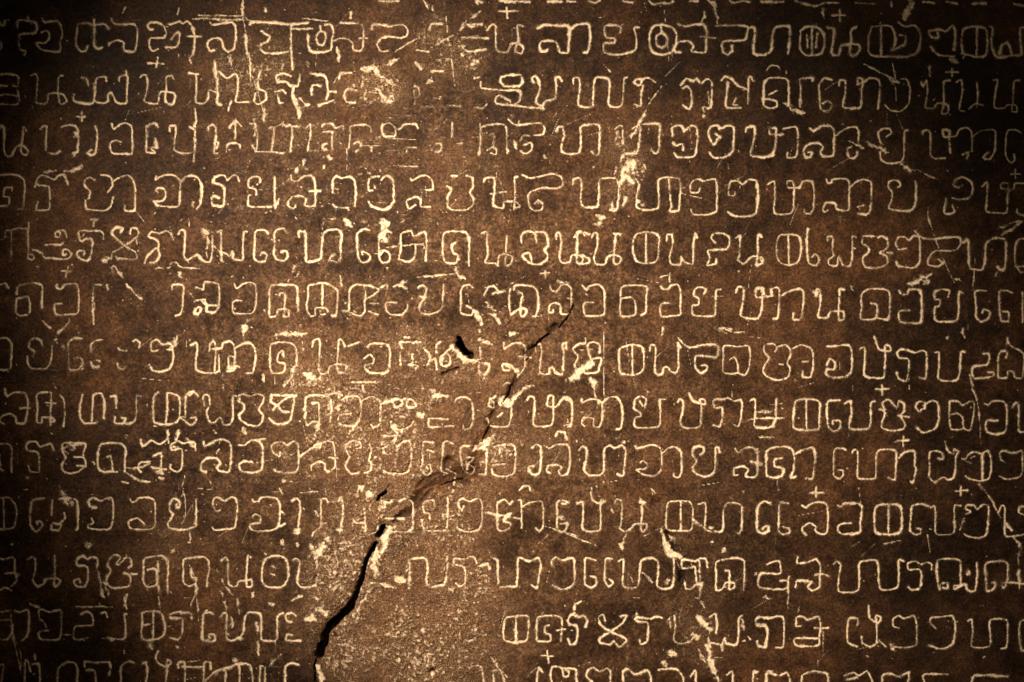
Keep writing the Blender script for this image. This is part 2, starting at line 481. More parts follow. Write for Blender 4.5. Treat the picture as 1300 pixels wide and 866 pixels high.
320,600 345,600 330,575 270,575 265,608 235,600 238,500 235,425 320,415 320,480 320,620;290,480 350,485
380,430 405,470 410,560 400,630
520,430 505,500 505,570 535,610 605,610;580,600 585,500 590,430 640,425 658,480 655,575
700,440 730,440 735,515;725,570 730,610 780,610 795,580 770,575;800,615 845,605 862,560 862,440 890,440
1000,415 975,440 968,530 975,600 1020,618 1100,612 1135,580 1140,500 1130,440 1060,420 1060,500 1050,610
1255,435 1220,410 1180,430 1172,500 1175,570 1140,570 1205,620 1240,600 1240,575 1210,575
~6 1100,70 1110,110 1060,150
~3 1110,90 1130,45
~5 400,120 430,150
~3 340,360 350,385
~4 1065,740 1070,670
~5 1110,720 1130,670
~4 345,80 355,70
@240,415,5
125,150 130,110 150,90 165,110 165,200 160,280;125,140 200,135
205,130 215,100 255,90 280,110 290,160 285,240 285,275 240,280 250,240 250,190 285,190
290,135 330,110 380,100 410,130 422,180 410,260 400,290 360,292
590,170 600,190 590,150 565,170 560,220 605,235 600,280 570,295 520,285 510,200 520,110 600,95 650,105 680,140 680,240
780,125 790,85 820,75 830,110 825,200 820,270 845,300 880,285 890,250 930,235 990,240 1000,260 975,290 940,275 940,200 950,85 970,85 985,120
+1015,120 1080,95
1130,125 1150,108 1220,105 1265,115 1275,170 1270,260 1230,290 1150,290 1115,260 1120,240 1165,230 1170,195 1145,175 1110,200
0,435 30,415 55,440
95,500 85,450 100,430 125,440 130,500 110,530 120,590 150,610 190,575 205,590 215,620 260,615 275,560 275,440 300,440
320,460 310,440 340,425 385,440 430,425 470,440 465,480 440,520 465,560 460,600 430,628 370,620 325,590 315,560 345,520 345,490 310,470
520,430 520,480 560,500 590,535 630,540;530,525 600,460 680,430;520,430 570,435 660,440 655,520 640,590 600,615 540,610 510,580
735,580 735,460 770,435 850,435 890,450 900,510 895,600;780,485 820,485 825,570 820,600 780,600 750,625 740,600
950,440 965,460 1010,440 1070,440 1090,480 1085,560 1050,625 960,620 945,590 955,555 1030,550;885,430 930,420 970,435
1095,470 1140,445 1190,450 1215,490 1210,560 1210,610 1170,640 1150,620
1240,480 1300,465;1280,610 1300,640
+1035,350 1180,350;1100,370 1105,410
~4 345,-10 345,90
~9 350,0 345,30
~6 550,40 560,70
~6 660,255 650,310 600,370
~6 800,700 815,600
~3 470,300 475,360
~4 345,640 360,680
~5 820,330 830,340
~3 660,330 670,420
~3 1010,680 1050,630
~12 740,300 790,330
~9 245,265 310,255
@480,415,5
0,105 50,110 75,150 70,230 60,280 20,300
145,130 140,95 180,95 265,95;165,65 200,65;140,160 140,240
190,240 215,225 215,170;195,240 250,245 235,265
285,130 320,165 325,210 310,240;325,210 360,200 370,270;370,160 370,110 400,90
390,210 410,250 450,235 455,190 440,170;390,200 430,160 460,125
650,205 645,130;640,225 640,280 675,300 700,270 700,235 660,230;655,100 690,90 720,110
795,100 800,135 850,105 900,100 930,125 930,180 930,250 890,305 860,260 840,240 790,235 795,275 830,275;890,185 970,195
1000,155 1000,120 1030,110 1035,160 1025,280 1050,300 1085,295 1085,265 1110,255 1125,290 1165,300 1175,240 1175,150 1165,120 1190,100 1195,135
1300,105 1245,120 1240,150 1270,190 1245,240 1265,270;1240,130 1270,115
40,485 75,460 140,460 150,490 110,510 90,480;165,455 220,465 240,500 185,510 180,470;135,565 170,570
80,600 90,645 150,650 200,630 220,600;90,650 120,670
320,580 320,630 380,635 480,628;320,580 440,585
485,480 500,450 550,445 590,470 600,520 600,600 580,640 540,650 540,625
700,500 730,510 735,480 715,460 740,440;700,490 710,450
760,570 785,545;840,500 845,560 835,610 810,632 720,630;690,580 700,610
945,465 960,440 990,450 990,520 985,620 1040,632 1100,620 1112,560 1110,480 1110,440 1080,440 1075,500 1130,505 1155,470 1180,445 1220,460 1232,530 1225,610 1180,625
1125,690 1140,665 1180,670 1195,710
25,690 120,690;120,670 100,730
~9 460,125 520,180 580,205 640,215
~5 400,210 460,125
~6 790,235 860,250 885,310
~4 885,310 900,300
~14 780,470 840,485
~9 790,480 840,480 900,420
~4 880,430 930,385 990,370
~10 650,740 700,710
~5 720,700 740,680
~8 350,440 430,435
~6 330,405 360,405
~5 790,370 830,350
~10 1215,330 1285,290 1300,270
~6 635,75 700,110
~5 830,40 870,45
~4 640,20 650,30
~8 90,620 150,655
~7 30,470 100,460
~5 140,95 260,95
~8 260,560 285,540
~5 400,340 400,350
!10 520,110 560,165 590,185
!6 510,70 535,115
!1.2 990,130 1040,80 1090,40
?5 940,165 990,130
?4 1090,25 1130,-10
?5 830,440 850,380 890,320
?5 700,610 730,550 760,490
?5 640,720 690,690 715,620
?2 410,300 460,280 510,260
@720,415,5
205,165 205,110 165,95 130,110 135,160 155,215;115,70 115,100 75,105 40,130 45,155 70,190 45,245 65,280;165,200 215,200 205,250 190,285 110,295
325,150 345,130 410,112 475,125 485,180 485,260 455,295 410,305 340,295 330,240 325,150;412,112 415,305
525,150 530,115 560,120 560,190 555,280 580,305 605,290 610,260 640,255 655,280 690,290 705,250 705,160 700,100 722,130
705,70 740,110 780,130 870,112 930,108 960,130 945,190 880,185 815,185 815,260 850,295 885,270 885,245 850,245
1030,205 1060,190 1080,230 1080,290 1020,295 988,280 990,200 995,120 1080,125 1150,120 1160,170 1155,250 1130,305 1080,290
+605,0 600,45
-5,460 25,470 30,560 25,620 0,635
90,455 95,480 140,460 190,460 220,490 220,590 200,635 165,625 165,580 105,575 90,610 110,630
225,480 260,450 310,445 340,480 350,560 340,640 310,650
490,510 500,460 470,440 430,460 425,520 460,540 465,565 430,575 425,620 450,640 570,635 590,600 590,520 585,460 620,460;460,470 480,500
700,475 715,455 735,480 730,540 715,600 735,635 780,642 840,632 848,580 850,490 840,460 870,460 870,490 800,470 770,420
925,490 930,460 990,458 1020,450 1060,470 1100,460 1110,500 1100,590 1085,630 1055,620;925,490 940,515 980,510 985,560 970,630 925,620
1160,470 1185,455 1195,480 1190,600 1190,630 1270,640 1310,630;1195,580 1300,578
~12 80,290 150,230
~7 20,335 80,300
~8 155,330 170,380 180,440
~4 180,440 215,500
~2 930,10 1010,40
~1 230,0 235,700
~1 1110,610 1180,585 1300,580
~3 1210,540 1300,540
@960,415,3.8235
90,120 100,100 80,80 40,90 38,120 60,150 38,190 35,220 60,245 110,258 155,240 165,200 150,175 165,140 165,110 140,85 110,95;110,180 130,182
175,105 215,88 260,100 275,130 275,200 260,245 225,240 225,215
345,95 400,90 445,88 462,120 460,210 430,240 375,245 340,230 342,205 378,205 380,170 355,155 342,185
500,105 525,100 525,170 522,235 560,245 615,245 622,180 625,120 650,115 645,90 625,90 620,115 590,105 570,45
690,150 682,125 700,108 740,115 770,125 800,115 825,125 825,180 820,248 792,245;690,150 735,155 738,200 725,262 690,250 680,220
865,125 885,125 885,190 882,250 920,262 970,258 985,220 990,140 995,120 1010,120
1100,130 1128,130 1120,180 1055,190 1045,215 1060,250 1145,240 1150,220 1125,220
1210,150 1215,120 1185,118 1172,150 1172,200 1175,245 1215,245 1220,215 1245,215 1255,245 1290,240 1295,130 1230,90 1215,50
+580,302 645,300;608,280 610,330
0,490 60,490 90,460 95,400 98,350
190,360 180,420 182,490 240,500 300,495 305,440 308,370 280,352 215,350 190,360;243,352 243,500
405,355 350,360 342,400 348,480 375,505 405,490 405,455 370,455 372,470
430,370 455,360 460,420 450,485 480,498 545,490 555,440 555,370 575,360
600,400 620,400 610,370 640,352 680,390 690,360 715,370 715,410 700,430 720,470 710,495 660,503 610,490 610,460 625,420 605,395;690,430 740,438
815,395 820,370 790,362 770,385 790,410 800,400;810,380 850,358 880,370 885,440 870,490 810,512 775,485
940,425 975,420 1000,440 1005,490 1035,500 1050,450 1058,370 1035,362 1000,380 980,362 940,362 935,430 945,495 985,498 1005,490
1105,370 1125,378 1145,360 1200,362 1215,400 1212,490 1195,515 1140,520 1115,500 1115,455 1170,455
1240,390 1255,370 1272,380 1272,500 1300,510
+680,550 740,548;712,530 712,574
+915,555 918,574
~2 0,440 140,440
~2 0,410 70,412
~3 30,532 90,535
~2 1035,230 1050,300 1080,400 1088,570
~2 995,10 1010,50
~3 925,50 935,65
~3 185,255 195,265
~2 225,170 255,165
~2 1215,50 1215,100
~1 740,250 740,300
@0,550,5
0,65 60,70 78,110 75,180 75,250;0,140 5,225 20,235
180,205 195,240 245,245 250,180 240,120 180,110 165,80 185,55 230,55 255,85 300,70 325,65 340,105
470,150 530,155 540,200 500,240 450,255 400,240 390,200 415,155 395,110 400,65 460,60 540,65 535,100 525,140;490,205 540,210
740,245 715,240 710,190 700,145 680,150;715,240 650,245 620,215 618,150 635,70 700,62 765,65 795,100 790,180 790,240
890,40 900,80 930,65 960,45 1010,70 1050,45 1065,10 1060,-15;970,145 1020,130 1020,210;870,220 890,185 950,180;870,220 890,245;960,215 1050,230
1240,110 1225,55 1160,65 1125,50 1080,75 1090,105 1150,100 1155,150 1150,220 1120,245 1080,225 1080,200;1130,-20 1115,50
0,410 60,410 95,450 105,510 90,590 60,608 0,608;22,410 25,600
280,410 215,420 198,440 190,510 190,580 225,625 265,590 260,560 230,560 235,580
330,425 325,520;325,580 325,610 370,615 385,580 335,570;370,580 410,540 405,505
370,415 440,412 485,425 492,500 492,600 480,612
585,475 610,470 570,465 560,430 590,408 635,430 680,410 710,415 718,480 712,560 695,605 640,612 565,605 555,585 590,570 580,540
825,420 835,438 860,430 880,410 940,408 980,430 985,500 980,590 930,610 830,605 815,560 870,540 910,570 915,590
1120,450 1120,475 1140,460 1135,430 1100,415 1080,440 1075,490 1095,510 1085,540 1065,570 1075,600 1160,612 1225,595 1240,540 1245,420
+775,308 810,315
~6 370,320 400,380 440,440
~6 440,440 470,440
~8 400,380 420,450
~3 400,90 430,130
~7 410,80 480,75 520,70
~5 440,100 480,100
~4 795,215 870,220 950,190
~4 800,250 870,290 950,310
~3 1000,285 1040,290
~5 980,240 1030,250
~1 1175,260 1155,340 1175,420 1175,520
~4 545,710 575,715
~3 65,710 75,708
~4 170,280 178,290
~3 185,685 192,690
~5 1190,40 1230,90
~5 1090,90 1130,90
~3 590,180 600,200
@240,550,5
0,55 30,60 40,110
90,55 95,80 130,65 170,45 215,40 255,60 265,110 260,200 245,245 190,240 175,215 195,190 170,160 110,160 75,190 75,235 105,245
315,75 350,75 390,45 440,50 465,90 465,150 455,230 400,250 330,240 315,200 345,180 400,182;400,45 480,35
575,120 570,145 530,120 520,80 545,60 590,55 620,75 660,50 690,70 692,130 690,220 655,250 560,245 535,230;700,150 740,120 790,80
790,75 830,60 900,50 920,90 925,180 920,220 880,245 860,225 860,195 815,180 775,205 775,235;890,155 940,158
1060,95 1085,90 1085,60 1040,45 1000,65 990,100 1015,150 990,200 1000,230 1030,260 1070,250;1145,70 1155,110 1140,165 1155,200 1145,240 1115,250
1260,135 1235,120 1230,95 1260,70;1235,235 1260,255 1300,265
0,600 40,590 45,500 42,420
195,485 175,495 150,460 155,415 185,405 220,430 260,408 290,410 305,450 300,540 285,600 230,608 160,615 145,595
400,420 410,435 440,430 455,408 510,405 560,420 575,470 570,560 550,605 500,620 415,620 385,600 390,575 445,570 450,530 415,515 400,530;580,495 605,515;570,590 605,575
650,430 680,412 700,440 700,510 690,600
830,420 865,415 880,440;835,430 835,510 830,590 790,630 780,650;840,575 870,570
940,430 965,408 975,450 970,530 960,610
1040,545 1060,570 1115,570 1115,620;1110,480 1115,570;1150,640 1190,620 1195,590
+570,350 590,385
~7 790,70 830,90
~8 670,620 695,635
~7 940,620 970,620
~6 1100,590 1120,620
~8 1080,345 1090,355
~9 1130,390 1150,400
~7 870,665 890,685
~5 820,745 850,700
~6 800,495 825,530
~5 590,680 600,710
~5 680,700 685,710
~5 765,710 780,725
~5 590,300 605,310
~2 700,380 820,370
~2 170,130 190,100
~2 0,600 10,700
@480,550,5
120,85 155,55 195,50 208,90 205,180 190,240 150,258 50,250 30,235;50,130 30,120 30,90 60,70;120,85 95,50 110,15
345,60 290,55 280,100 280,180 265,225 310,265 335,240 325,200 305,210 315,225;310,105 350,120
475,65 430,50 410,70 410,120 400,180 400,240 440,258
575,80 530,80 520,110 525,180 545,240 590,260 610,230 600,215 570,200 560,235;560,150 605,160 575,190
640,260 680,260 685,200 690,100
730,85 770,75 830,68 865,85 870,150 865,230 850,262 780,275 730,260 720,225 730,200 805,195;770,95 770,130
975,90 1005,70 1030,90 1032,150 1025,240 990,265 955,240 955,210 985,205
1070,85 1085,95 1120,75 1190,70 1215,100 1218,180 1205,245 1165,270 1145,240 1165,215 1130,200 1080,205 1070,240 1090,250
130,430 175,415 215,440 220,500 215,600 180,625 85,625;40,540 160,545;20,430 60,440
355,460 355,430 320,425 285,450 290,500 325,515 325,545;275,550 280,590 300,615 350,620 430,618;440,410 440,500 435,600
540,465 530,490 510,460 510,430 535,415 580,435 620,415 650,420 660,470 655,580 630,615 560,625 510,610 500,595
760,440 800,420 835,450 850,430;755,430 755,600 790,620 835,600 840,570 800,560 800,520 835,505;680,500 800,525
+895,360 920,335 955,335 965,365
890,425 905,425 910,500 910,600;915,465 960,440 1030,430 1045,460 1045,590 1020,620 1000,600;860,535 910,545
1210,440 1170,425 1135,440 1135,520 1135,600 1160,628 1190,610 1200,570 1155,575;1165,445 1190,450
1265,440 1300,435
~6 1150,530 1165,545
~13 600,100 660,90 690,50
~8 680,60 710,30
~14 20,745 50,650 75,600
~7 10,480 40,440 80,430
~4 75,600 110,590
~5 30,15 120,15
~4 430,230 490,260 480,330
~5 550,160 560,230
~4 45,590 95,600
~2 1060,595 1270,655
~8 800,540 840,510
?9 240,430 290,360 360,330 460,305
?5 260,340 300,300 380,260
!3 15,400 45,375
!3 0,430 8,400
?5 120,540 195,495
?6 430,180 450,170
?3 640,60 660,30
?6 530,290 560,310
!8 0,650 30,600
?4 640,170 660,140
@720,550,5
75,105 95,80 120,100 120,160 105,230 140,265 200,265 230,240 232,170 235,100 270,75 300,95 345,75 370,110 365,180 355,265 320,260
430,80 445,95 500,80 550,75 590,95 600,150 595,230 550,270 480,260 440,230 490,225 510,200 480,175 460,190
600,130 640,95 680,85 720,115 725,180 725,240 710,280 680,275 675,255
845,135 865,120 865,90 830,80 800,95 795,140 820,175 795,215 810,250 870,275 930,250 940,180 940,95 960,90 970,115
1065,95 1085,120 1130,90 1180,90 1205,130 1210,180 1205,260 1180,280 1130,270 1150,230 1110,210 1060,225 1060,265 1085,265;1165,180 1235,190
-5,70 15,110 15,200 0,260
65,445 85,430 100,450 100,540 95,600 130,622 190,620 210,600 212,520 210,455 240,430 215,420 205,445 160,425 150,380 155,350
300,440 310,420 345,430 345,520 340,580 330,600 365,625 400,605 430,575 500,575 505,600 480,625 465,600 475,520 470,460
690,430 640,440 630,500 625,580 640,612 700,618 780,615 795,570 795,470 770,432 690,430;720,432 720,612
830,450 870,440 880,470 875,540 870,600 900,620 980,620 990,560 990,490 1010,445 1060,440 1105,460 1108,530 1105,600 1090,635 1075,630
1290,440 1245,430 1205,460 1200,540 1205,620 1245,632 1275,610 1265,585 1240,600
+460,430 500,440
~8 470,430 490,440
~6 600,610 620,680 640,740
~9 625,690 650,745
~6 650,650 680,700
~5 790,540 830,575 860,590
~2 530,350 560,380
~5 340,730 370,640
~4 350,50 360,60
~4 280,480 290,500
~4 905,600 920,600
~4 905,690 930,688
~3 1110,365 1120,375
~1 0,640 150,700
?5 640,640 690,740
?5 560,430 580,440
@960,550,3.8235
190,210 165,215 180,180 185,120 175,80 145,65 80,68 50,90 48,140 50,200 85,215 125,205 130,170 90,160 90,125 125,120
185,100 230,78 275,70 285,110 280,160 272,220 245,215
5,75 5,190;0,155 25,150
435,80 415,72 378,78 375,120 375,200 400,220 420,205 420,180 395,178
465,95 470,80 490,85 492,140 490,205 500,220 570,220 580,200 580,130 585,90 610,78 665,80 678,100 675,180 670,225 640,215
690,120 720,90 765,85 770,115 768,160 775,170 760,235 745,230
880,120 905,125 900,95 870,85 840,95 840,160 840,215 865,235 905,212 930,225 955,215 965,170 968,110 980,90 960,75 955,100 925,80 915,40
1040,145 1015,130 1030,100 1060,90 1090,98 1120,85 1135,110 1138,170 1125,220 1085,230 1030,220 1015,208;1095,100 1095,225
1205,140 1185,125 1180,95 1200,85 1240,95 1285,85 1290,130 1290,190 1265,215 1210,222 1180,208
+260,288 325,288;290,258 290,310
+965,280 1022,275;990,258 990,300
+670,40 738,35;712,15 712,60
70,345 40,330 10,350 5,410 5,470 30,485 58,475 58,450 35,455 30,465
155,340 120,335 110,350 108,420 108,470 130,490 160,480 155,460 130,455
220,350 240,360 260,345 300,332 340,345 348,400 340,480 310,490 285,470 290,455 260,435 225,455 225,475 240,492
395,350 410,355 430,340 490,340 512,360 505,420 505,465 490,485 420,488 397,475 395,455 410,440 460,435
640,343 590,350 575,370 572,440 580,480 620,490 680,488 702,470 705,400 700,360 680,345 640,343;640,343 640,490
840,355 800,342 755,352 750,400 745,470 770,490 795,485 795,465 775,460
845,360 865,355 868,420 868,480 890,492 940,490 960,470 960,400 960,350 990,350
1020,390 1040,380 1015,365 1020,348 1055,350 1070,368 1100,345 1125,355 1125,420 1115,490 1080,508 1030,500 1005,488
1175,380 1190,350 1205,360 1205,430 1208,495 1240,500 1300,490;1215,440 1240,470
1300,355 1275,355 1275,385 1300,395
~2 1080,240 1130,310 1185,410
~4 1085,250 1105,275
~3 1240,500 1280,540 1285,574
~3 1010,405 985,465
~2 620,535 700,520
~1 0,20 85,18
~2 1000,125 1060,110
~2 830,490 840,574
~1 100,220 105,280
@0,690,4.92
0,95 20,100 75,88 90,110 90,170 98,200 100,235 70,265;30,190 80,185 115,195
170,100 200,85 218,100 218,160 205,230 235,270 270,250 285,225 350,215 375,235 355,265 335,262 340,180 340,75
610,135 605,95 575,85 545,95 515,75 480,100 480,135 530,140 548,160 545,230 525,270 475,265 460,235 490,220 500,245
765,110 740,130 725,125 750,85 715,70 680,100 670,135 690,170 665,210 665,240 695,275 800,270 815,220 800,190 775,185;765,110 780,90 810,90 820,130 800,150;815,190 855,190
920,165 955,155 975,170 975,255 920,270 895,240 895,160 900,95 960,80 1010,75 1045,110 1045,250
1260,85 1150,95 1145,150 1145,240 1180,265 1215,250 1225,215 1195,210 1190,150
5,480 60,475 75,500 70,560 40,600 0,600;0,430 60,420;85,420 120,430 170,415 178,460 175,540 165,580 140,605
285,520 270,490 245,470 240,420 270,415 310,430 375,415 382,460 380,560 360,600 260,600 240,580 245,550 300,545
505,440 540,425 575,450 575,510 480,515 460,540 460,595 500,600 545,590
630,435 660,430 670,460;790,440 775,440 782,500 780,590 740,598 690,590
885,430 960,420 1005,435 1030,520 1010,580 960,600 885,595 885,500 885,430;955,420 955,600;890,510 935,505
1195,470 1190,435 1155,430 1130,435 1120,425 1065,440 1070,465 1125,465 1140,480 1135,560 1110,600 1060,590
1290,420 1270,440 1260,530 1260,600 1300,600
+0,290 30,275 70,295
+775,390 795,315 775,340 790,410
+775,670 775,690
0,760 20,760 10,866
155,866 155,735 175,740 190,800;200,755 245,755 250,866
360,866 365,780 420,740 470,750 485,800 480,866
530,770 530,740 570,740 600,745 680,740 690,780 680,820;540,790 590,795 600,866
755,866 755,770 800,735 835,745
890,750 910,745 920,800 910,866
1035,866 1045,770 1070,745 1045,725 1035,770 990,750 970,710 985,675
1115,775 1115,745 1150,740 1155,800 1155,866;1140,770 1250,770
~7 650,240 680,310
~5 620,210 640,330
~3 600,130 630,240
~4 985,100 985,250 1000,440
~4 1050,100 1045,320
~4 1185,140 1215,210 1225,300
~1 1225,300 1210,340 1185,400
~1 1240,370 1240,480
~3 1060,290 1070,300
~4 185,380 240,400
~3 60,400 75,560 130,800
~1 90,600 130,700 130,820
~6 935,620 940,650
~3 1100,640 1110,650
~6 540,12 560,20
~2 1170,740 1270,725
~3 215,690 220,730
~2 470,395 700,395
~4 640,590 720,600
~4 400,570 440,570
~5 1070,40 1090,50
@240,690,4.92
0,90 75,80 115,100 125,160 115,210 110,265
200,105 225,85 240,110 240,190 250,260 295,265 310,235 355,235 360,270 390,265 385,225 355,230 360,160 365,75 385,90
470,100 510,80 575,80 610,110 618,160 612,230 570,272 490,270 455,235 455,150 470,100
645,105 670,95 690,120 680,180 675,240 700,272 760,270 790,255 800,200 795,120 800,80;870,75 900,90 910,150;840,80 870,75
150,440 125,430 85,445 85,520 85,590 110,610 160,605 155,565 120,570 130,590
195,455 215,430 235,445 230,520 235,590 270,605 320,580 340,540 345,470 370,430 440,435 450,490 452,595 490,605 545,600 550,520 555,450 585,435
665,450 640,430 605,445 610,480 640,490;700,605 610,602 610,565 640,570
90,866 95,745 130,740 135,780
100,860 160,800 280,755 350,750 385,770 400,866;315,866 315,755;225,866 230,790
440,866 445,770 465,765;475,866 475,770
600,866 600,770 640,745 685,755
~5 520,145 545,155
~3 510,190 545,200
~1 45,190 45,330 60,490
~4 200,230 270,320
~3 170,160 180,180
~3 190,290 210,330
~4 300,340 315,440
~6 280,720 290,735
~5 100,840 270,760
~5 265,460 270,530
~4 225,360 230,430
~6 420,500 430,560
~4 430,610 435,690
~5 500,760 560,710 575,690
~10 800,60 840,20
~8 780,90 830,20
~12 830,400 840,440
~10 740,460 790,470
~7 1050,440 1090,340 1130,270 1150,240
~10 1170,30 1150,120 1160,200
~8 1040,470 1060,430
~7 975,620 990,630
~8 800,760 830,866
~6 500,370 530,380
~5 645,350 700,330
~5 400,310 390,330
~5 330,590 290,580
!6 1165,0 1110,100 1085,190
!8 1085,190 1050,300 1010,390
!12 1010,390 960,450 890,510
!10 890,510 855,570 850,630
!12 830,640 815,700
!1.5 815,700 790,740 790,866
!1 880,530 920,580
@480,690,4.92
190,280 195,180 195,110 230,95 295,95 305,150 300,250 340,270 410,255 425,180 430,75
615,125 600,90 570,85 530,100 475,95 475,130 530,145 545,180 540,245 510,270 480,250
630,140 680,130 695,160;625,215 660,195 690,220 690,240
720,90 745,110 745,180 755,270 800,270 860,265 870,190 875,90 940,110 1000,90 1015,140 1000,230 990,280 960,265
1090,145 1080,110 1110,85 1155,105 1215,90 1225,150 1225,240 1190,275 1140,285 1090,260
605,530 600,600 550,612
860,455 800,465 785,500 785,600 840,620 920,610 935,570 935,460 860,455;860,455 860,610
1150,510 1145,470 1100,450 1000,460 990,510 990,600 1010,612 1075,610 1075,570 1045,560 1040,520 1070,510;1110,545 1170,535;1145,530 1140,610
1285,450 1250,455 1225,435 1190,460 1190,500 1240,520 1245,560 1235,620 1200,630 1185,595
+1020,700 1090,705;1055,670 1065,745
565,770 640,770 660,866
720,866 720,800 760,790 790,866
990,866 1000,780 1025,800
1085,866 1075,820 1090,770 1150,780 1155,830 1185,830 1190,800 1170,790;1150,780 1220,780 1240,800 1235,866
~6 500,420 515,430
~3 190,100 170,180
~5 700,710 740,760 800,830
~7 310,700 310,760
~5 280,530 290,560
~6 335,810 345,820
~5 1225,380 1225,405
~8 850,540 860,580
~9 120,220 140,230
~4 0,250 110,280
?3 335,795 345,795
@720,690,4.92
0,90 40,95 45,150 40,250 0,275
180,105 115,90 110,150 110,250 150,275 180,255 180,215 145,205
280,95 240,95 235,150 232,230 260,270 285,245 265,225
320,110 350,95 350,160 345,250 370,275 435,270 450,200 460,110 500,92 550,95 570,130 565,200 560,260 590,280 650,275 665,200 665,95
875,150 865,95 820,95 800,110 720,100 720,155 790,145 800,160 805,240 780,280 740,280 735,240
990,165 1015,180 1010,280 1040,275 1040,245 990,245 970,280 930,290 930,200 930,115 1000,95 1060,90 1105,110 1105,200 1100,290
0,480 30,445 70,465 100,450 125,480 115,520;10,510 55,510 65,560 55,610 20,630 5,600
235,480 225,445 195,460 210,510 270,550 340,580 370,605 325,645 290,610 265,630 205,620 205,590 270,550 340,500 370,450 330,455
590,465 550,455 520,470 430,460 430,485 500,495 505,540 500,610 460,630 450,600
670,450 675,520 665,600 700,625 760,615 790,580;740,575 760,615
890,460 925,440 935,500 930,560;900,620 960,630 985,590 990,620 1055,632 1070,560 1070,470 1090,450
1280,460 1230,465 1200,455 1175,480 1190,515 1240,520 1250,580 1230,640 1195,640 1185,610
+45,370 45,410
+60,375 90,360
+1130,580 1145,600;1095,610 1110,605
0,780 50,790 60,866
155,866 120,830 130,790 165,775 200,800 245,780 270,800 270,866
350,866 350,800 380,785 430,820 500,790 520,830 525,866
570,790 640,780 690,790 725,840 725,866
770,830 800,795 805,866
1000,820 1030,800 1035,866
1160,866 1165,800 1190,805
1240,866 1245,800 1280,800
~10 610,0 650,60 710,100
~4 825,100 830,240 830,350 860,400
~8 815,250 840,250
~9 815,460 850,490 880,540 890,640
~9 875,640 890,720 910,780
~8 910,780 950,866
~4 815,660 860,740
~8 780,560 820,590
~6 640,460 640,520
~4 470,180 530,240
~2 390,190 410,240
~7 620,240 640,230
~7 640,680 680,700
~5 590,740 620,765
~4 960,640 970,665
~4 1095,480 1100,540
~3 1170,185 1180,190
~4 975,40 985,25
~5 320,0 350,30
~6 430,430 430,480
~5 800,340 815,345
?4 720,180 715,230
@960,690,3.8235
50,100 75,90 110,85 115,145 20,145 15,210 130,222 155,200 150,180 115,180
200,65 200,95 250,90 290,75 310,110 308,160 305,210 270,228 250,210 265,185 200,180 190,215;285,150 320,145 350,158
375,100 390,85 410,105 400,160 400,230 450,238 495,225 500,150 502,90 580,80 592,120 595,190 610,225 680,215 692,160 690,80 715,85
850,125 850,100 825,90 800,100 770,85 735,95 740,125 790,125 800,150 795,215 755,225 740,210
905,215 930,215 925,190 895,195 890,225 880,180 880,80 985,80 990,150 990,200 960,205 965,220 1010,195 1025,225 1060,228 1070,160 1070,90
1145,190 1160,190 1155,215 1120,230 1112,160 1115,95 1190,85 1220,100 1218,180 1200,215 1195,190 1260,190 1300,195
0,370 20,355 60,365 100,352 130,360 135,420 130,500 95,505;0,390 50,400 55,450 45,505 5,490
215,400 195,400 195,360 225,355 250,370 300,355 312,400 305,450 300,495 195,495 190,460 300,460;285,410 350,410
490,395 490,365 450,365 440,420 445,480 490,500;510,450 515,480 550,500 590,480;545,300 550,360 590,385 605,360 580,350 585,400 585,480
690,410 665,400 665,365 690,350 720,365 765,350 778,400 775,490 720,505 670,500
870,410 845,385 850,360 900,355 950,350 965,390 955,480 900,512 840,495
1025,375 1045,370 1050,430 1045,500 1130,500 1135,440 1135,370 1215,370 1220,420 1215,500 1190,510
1300,370 1280,380 1275,440 1285,515 1300,520
0,630 10,620
50,673 55,630 110,640 150,625 165,673
220,673 225,640 270,620 340,630 350,673
430,640 470,625 500,640 540,620 565,673;440,660 490,650
610,673 615,640 650,630 690,645 740,625 735,673
815,673 815,635 930,635
1045,673 1060,640 1150,640 1220,645
~2 155,160 155,320
~3 35,260 75,270
~4 650,490 670,520
~2 595,470 630,500
~3 1020,150 1035,130
~4 1270,0 1275,220
~2 205,310 205,335
~2 325,430 325,520
~1 300,560 300,590
@0,0,1
?0.12 706,416 694,426 683,434 676,448 668,458
?0.5 657,477 650,492 641,508
!0.1 650,490 645,500 640,509 636,513
?0.5 629,524 622,540 616,556
!0.1 618,548 614,556 611,562
?0.8 604,574 606,596 590,606 572,612 548,622 536,634 528,642 514,652 500,662
!0.1 588,608 576,611 566,614 558,618
?2.2 612,560 604,580 600,600
?3 560,612 590,600 604,606
"""

rng = np.random.default_rng(11)
random.seed(11)

# ------------------------------------------------------------------ grid over the stone's face
STEP = 1.1
fx = np.arange(-10, PW + 10.01, STEP)
fy = np.arange(-10, PH + 10.01, STEP)
def extend(f, total):
    g = []; s = STEP; d = 0
    while d < total:
        s = min(s * 1.18, 22); d += s; g.append(d)
    g = np.array(g)
    return np.concatenate([f[0] - g[::-1], f, f[-1] + g])
xs = extend(fx, 300); ys = extend(fy, 220)
ox = int(np.argmin(abs(xs - fx[0]))); oy = int(np.argmin(abs(ys - fy[0])))
NX, NY = len(xs), len(ys)
X, Y = np.meshgrid(xs, ys)

